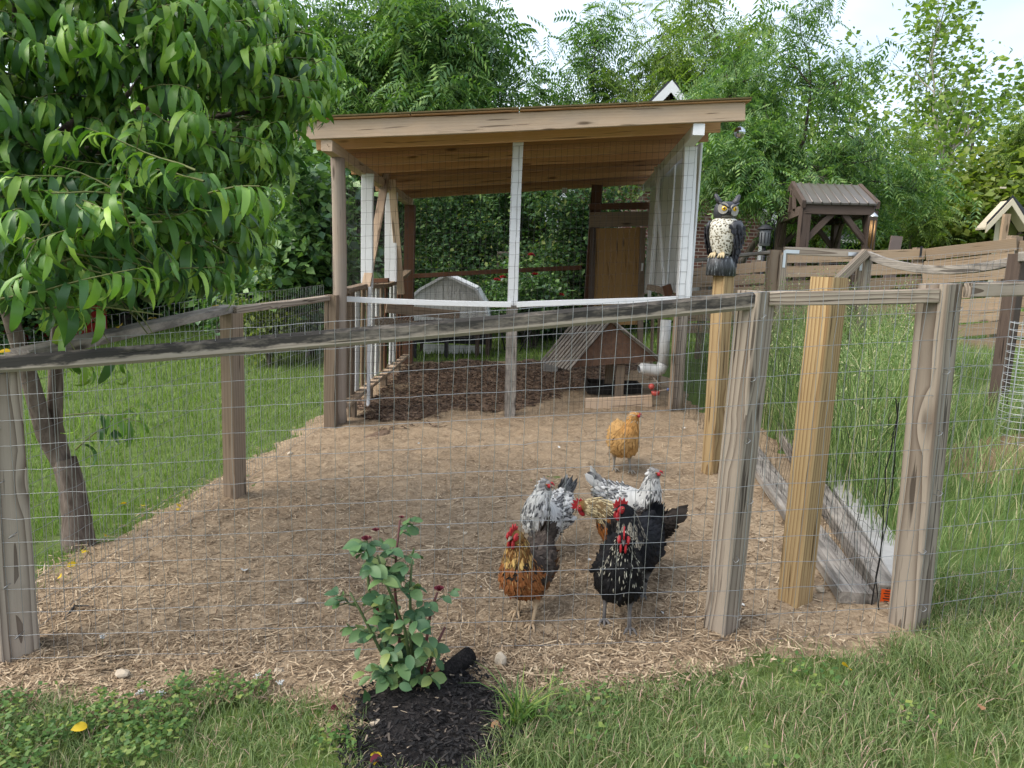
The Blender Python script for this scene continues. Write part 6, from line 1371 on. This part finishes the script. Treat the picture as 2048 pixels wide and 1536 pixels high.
for c_, o1, o2 in ((N0, N1, F0), (N1, N0, F1), (F0, F1, N0), (F1, F0, N1)):
    q = ins(c_, .10); q.z = N0.z - .1
    for o_ in (o1, o2): e = q + (ins(o_, .1) - ins(c_, .1)).normalized() * .38; beam('knee_brace', q + Vector((0, 0, -.42)), e, .05, .08, M['dark'], pv)
mb = MB(); mb.tube([ins(N0, .12) + dn * 2, (N0 + N1) / 2 + Vector((0, .6, -.25)), ins(N1, .12) + dn * 2], .006, 5); mb.build('string_light_cord', M['black'], pv)
for px, py in ((1690, 425), (1712, 428), (1702, 436), (1640, 430)): 
    q = at(px, py, 11.3); mb = MB(); mb.ball(q, .018, 8, 6, sc=(1, 1, 1.4)); mb.tube([q + Vector((0, 0, .02)), q + Vector((0, 0, .12))], .006, 5); mb.build('light_bulb', M['greyplast'], pv)
# wind chime
q = at(1748, 432, 10.2); wc = thing('wind_chime', 'bronze tube wind chime hanging by the pavilion right post', 'wind chime', q)
mb = MB(); mb.lathe([(.001, .05), (.05, .0), (.055, -.012), (.01, -.014)], 12, origin=q); mb.build('cap', M['steel'], wc)
for k in range(5): a = k * 1.257; c = q + Vector((.032 * math.cos(a), .032 * math.sin(a), -.06)); mb = MB(); mb.tube([c, c + Vector((0, 0, -.28 - .03 * k))], .008, 7); mb.build('chime_tube', plain('bronze', (.35, .2, .08), .35, .5, .7) if k == 0 else bpy.data.materials['bronze'], wc)
mb = MB(); mb.tube([q + Vector((0, 0, .3)), q + Vector((0, 0, -.5))], .002, 4); mb.build('cord', M['black'], wc)
# lantern bug zapper on a hook
q = at(1530, 470, 10.8); bz = thing('bug_lantern', 'black bug zapper lantern on a post left of the pavilion', 'lantern', (q.x, q.y, H(q.x, q.y)))
mb = MB(); mb.lathe([(.05, -.16), (.075, -.15), (.08, .06), (.075, .07)], 14, origin=q); mb.build('body', M['greyplast'], bz)
for k in range(10): a = k * .628; c = q + Vector((.079 * math.cos(a), .079 * math.sin(a), 0)); mb = MB(); mb.box(tuple(c + Vector((-.006, -.006, -.12))), tuple(c + Vector((.006, .006, .03)))); mb.build('grille_bar', M['black'], bz)
mb = MB(); mb.lathe([(.12, .075), (.11, .09), (.05, .14), (.01, .15)], 14, origin=q); mb.build('lantern_roof', M['black'], bz)
mb = MB(); mb.tube([(q.x, q.y, H(q.x, q.y)), q + Vector((0, 0, -.16))], .03, 8); mb.tube([q + Vector((.17, .1, -1.2)), q + Vector((.17, .1, .1)), q + Vector((.12, .05, .22)), q + Vector((.02, 0, .2)), q + Vector((0, 0, .15))], .010, 6); mb.build('hook_pole', M['black'], bz)
# leaning panel
q = at(1786, 504, 9.9); mb = MB(); a = at(1770, 504, 9.9); b = at(1794, 504, 9.9); c = at(1806, 473, 10.0); e = at(1784, 471, 10.0); mb.prism([a - Vector((0, 0, .6)), b - Vector((0, 0, .6)), c, e], (0, .03, 0)); tag(mb.build('leaning_panel', plain('brown_panel', (.13, .10, .085), .6, .3)), 'plain brown panel leaning behind the slat fence', 'panel')
# cream shed
Y3 = 13.5; cs = thing('cream_shed', 'cream garden shed with dark shingle roof and white louvre vent', 'shed', (at(2060, 500, Y3).x, Y3, H(9, Y3)))
P0 = at(1972, 455, Y3 - .3); Pk = at(2024, 400, Y3 - .3); xL = at(1988, 470, Y3).x; rise = (Pk.z - P0.z) / (Pk.x - P0.x); xR = Pk.x + (Pk.x - xL); zE = Pk.z - rise * (Pk.x - xL) - .05; z0 = H(8.5, Y3)
mb = MB(); mb.prism([(xL, Y3, z0), (xR, Y3, z0), (xR, Y3, zE), (Pk.x, Y3, Pk.z - .08), (xL, Y3, zE)], (2.3, 3, 0)); mb.build('wall', M['cream'], cs)
for k in range(3): hbox('trim_board', (xL - .01, Y3 - .025, z0 + .9 + k * .55), (xR + .01, Y3 - .003, z0 + .93 + k * .55), M['cream'], cs)
Eq = Vector((2 * Pk.x - P0.x, P0.y, P0.z))
for a, b in ((P0, Pk), (Eq, Pk)):
    mb = MB(); mb.prism([a + Vector((0, 0, .03)), b + Vector((0, 0, .03)), b + Vector((0, 0, .09)), a + Vector((0, 0, .09))], (2.7, 3.5, 0)); s_ = mb.build('roof_slope', M['shingle'], cs)
    mb = MB(); mb.prism([a + Vector((0, -.02, -.09)), b + Vector((0, -.02, -.09)), b + Vector((0, -.02, .028)), a + Vector((0, -.02, .028))], (0, .03, 0)); mb.build('barge_board', M['cream'], s_)
    mb = MB(); mb.prism([a + Vector((0, .02, -.03)), b + Vector((0, .02, -.03)), b + Vector((0, .02, .0)), a + Vector((0, .02, .0))], (0, .28, 0)); mb.build('soffit', M['cream'], s_)
v0, v1 = at(2027, 445, Y3), at(2040, 421, Y3); vt = hbox('vent', (v0.x, Y3 - .05, v0.z), (v1.x, Y3 - .002, v1.z), M['white'], cs)
for k in range(5): z = v0.z + .03 + k * (v1.z - v0.z - .05) / 5; hbox('louvre', (v0.x + .015, Y3 - .065, z), (v1.x - .015, Y3 - .051, z + .012), M['greyplast'], vt)
# red and white playhouse half hidden behind the peach leaves
Yp = 11.5; ph = thing('red_playhouse', 'red and white playhouse glimpsed behind the peach leaves', 'playhouse', (at(40, 600, Yp).x, Yp, H(-8, Yp)))
a, b = at(-40, 700, Yp), at(108, 520, Yp); rw = plain('red_siding', (.42, .03, .03), .6)
hbox('wall', (a.x, Yp, H(-8, Yp)), (b.x, Yp + 1.4, b.z), rw, ph)
for px in (-38, 60, 104): q = at(px, 600, Yp); hbox('trim', (q.x - .04, Yp - .03, H(-8, Yp)), (q.x + .04, Yp - .003, b.z), M['white'], ph)
mb = MB(); mb.prism([(a.x - .1, Yp - .1, b.z), (b.x + .1, Yp - .1, b.z), ((a.x + b.x) / 2, Yp - .1, b.z + .5)], (0, 1.6, 0)); mb.build('roof', rw, ph)
hbox('trim', (a.x - .05, Yp - .13, b.z - .04), (b.x + .05, Yp - .101, b.z + .04), M['white'], ph)
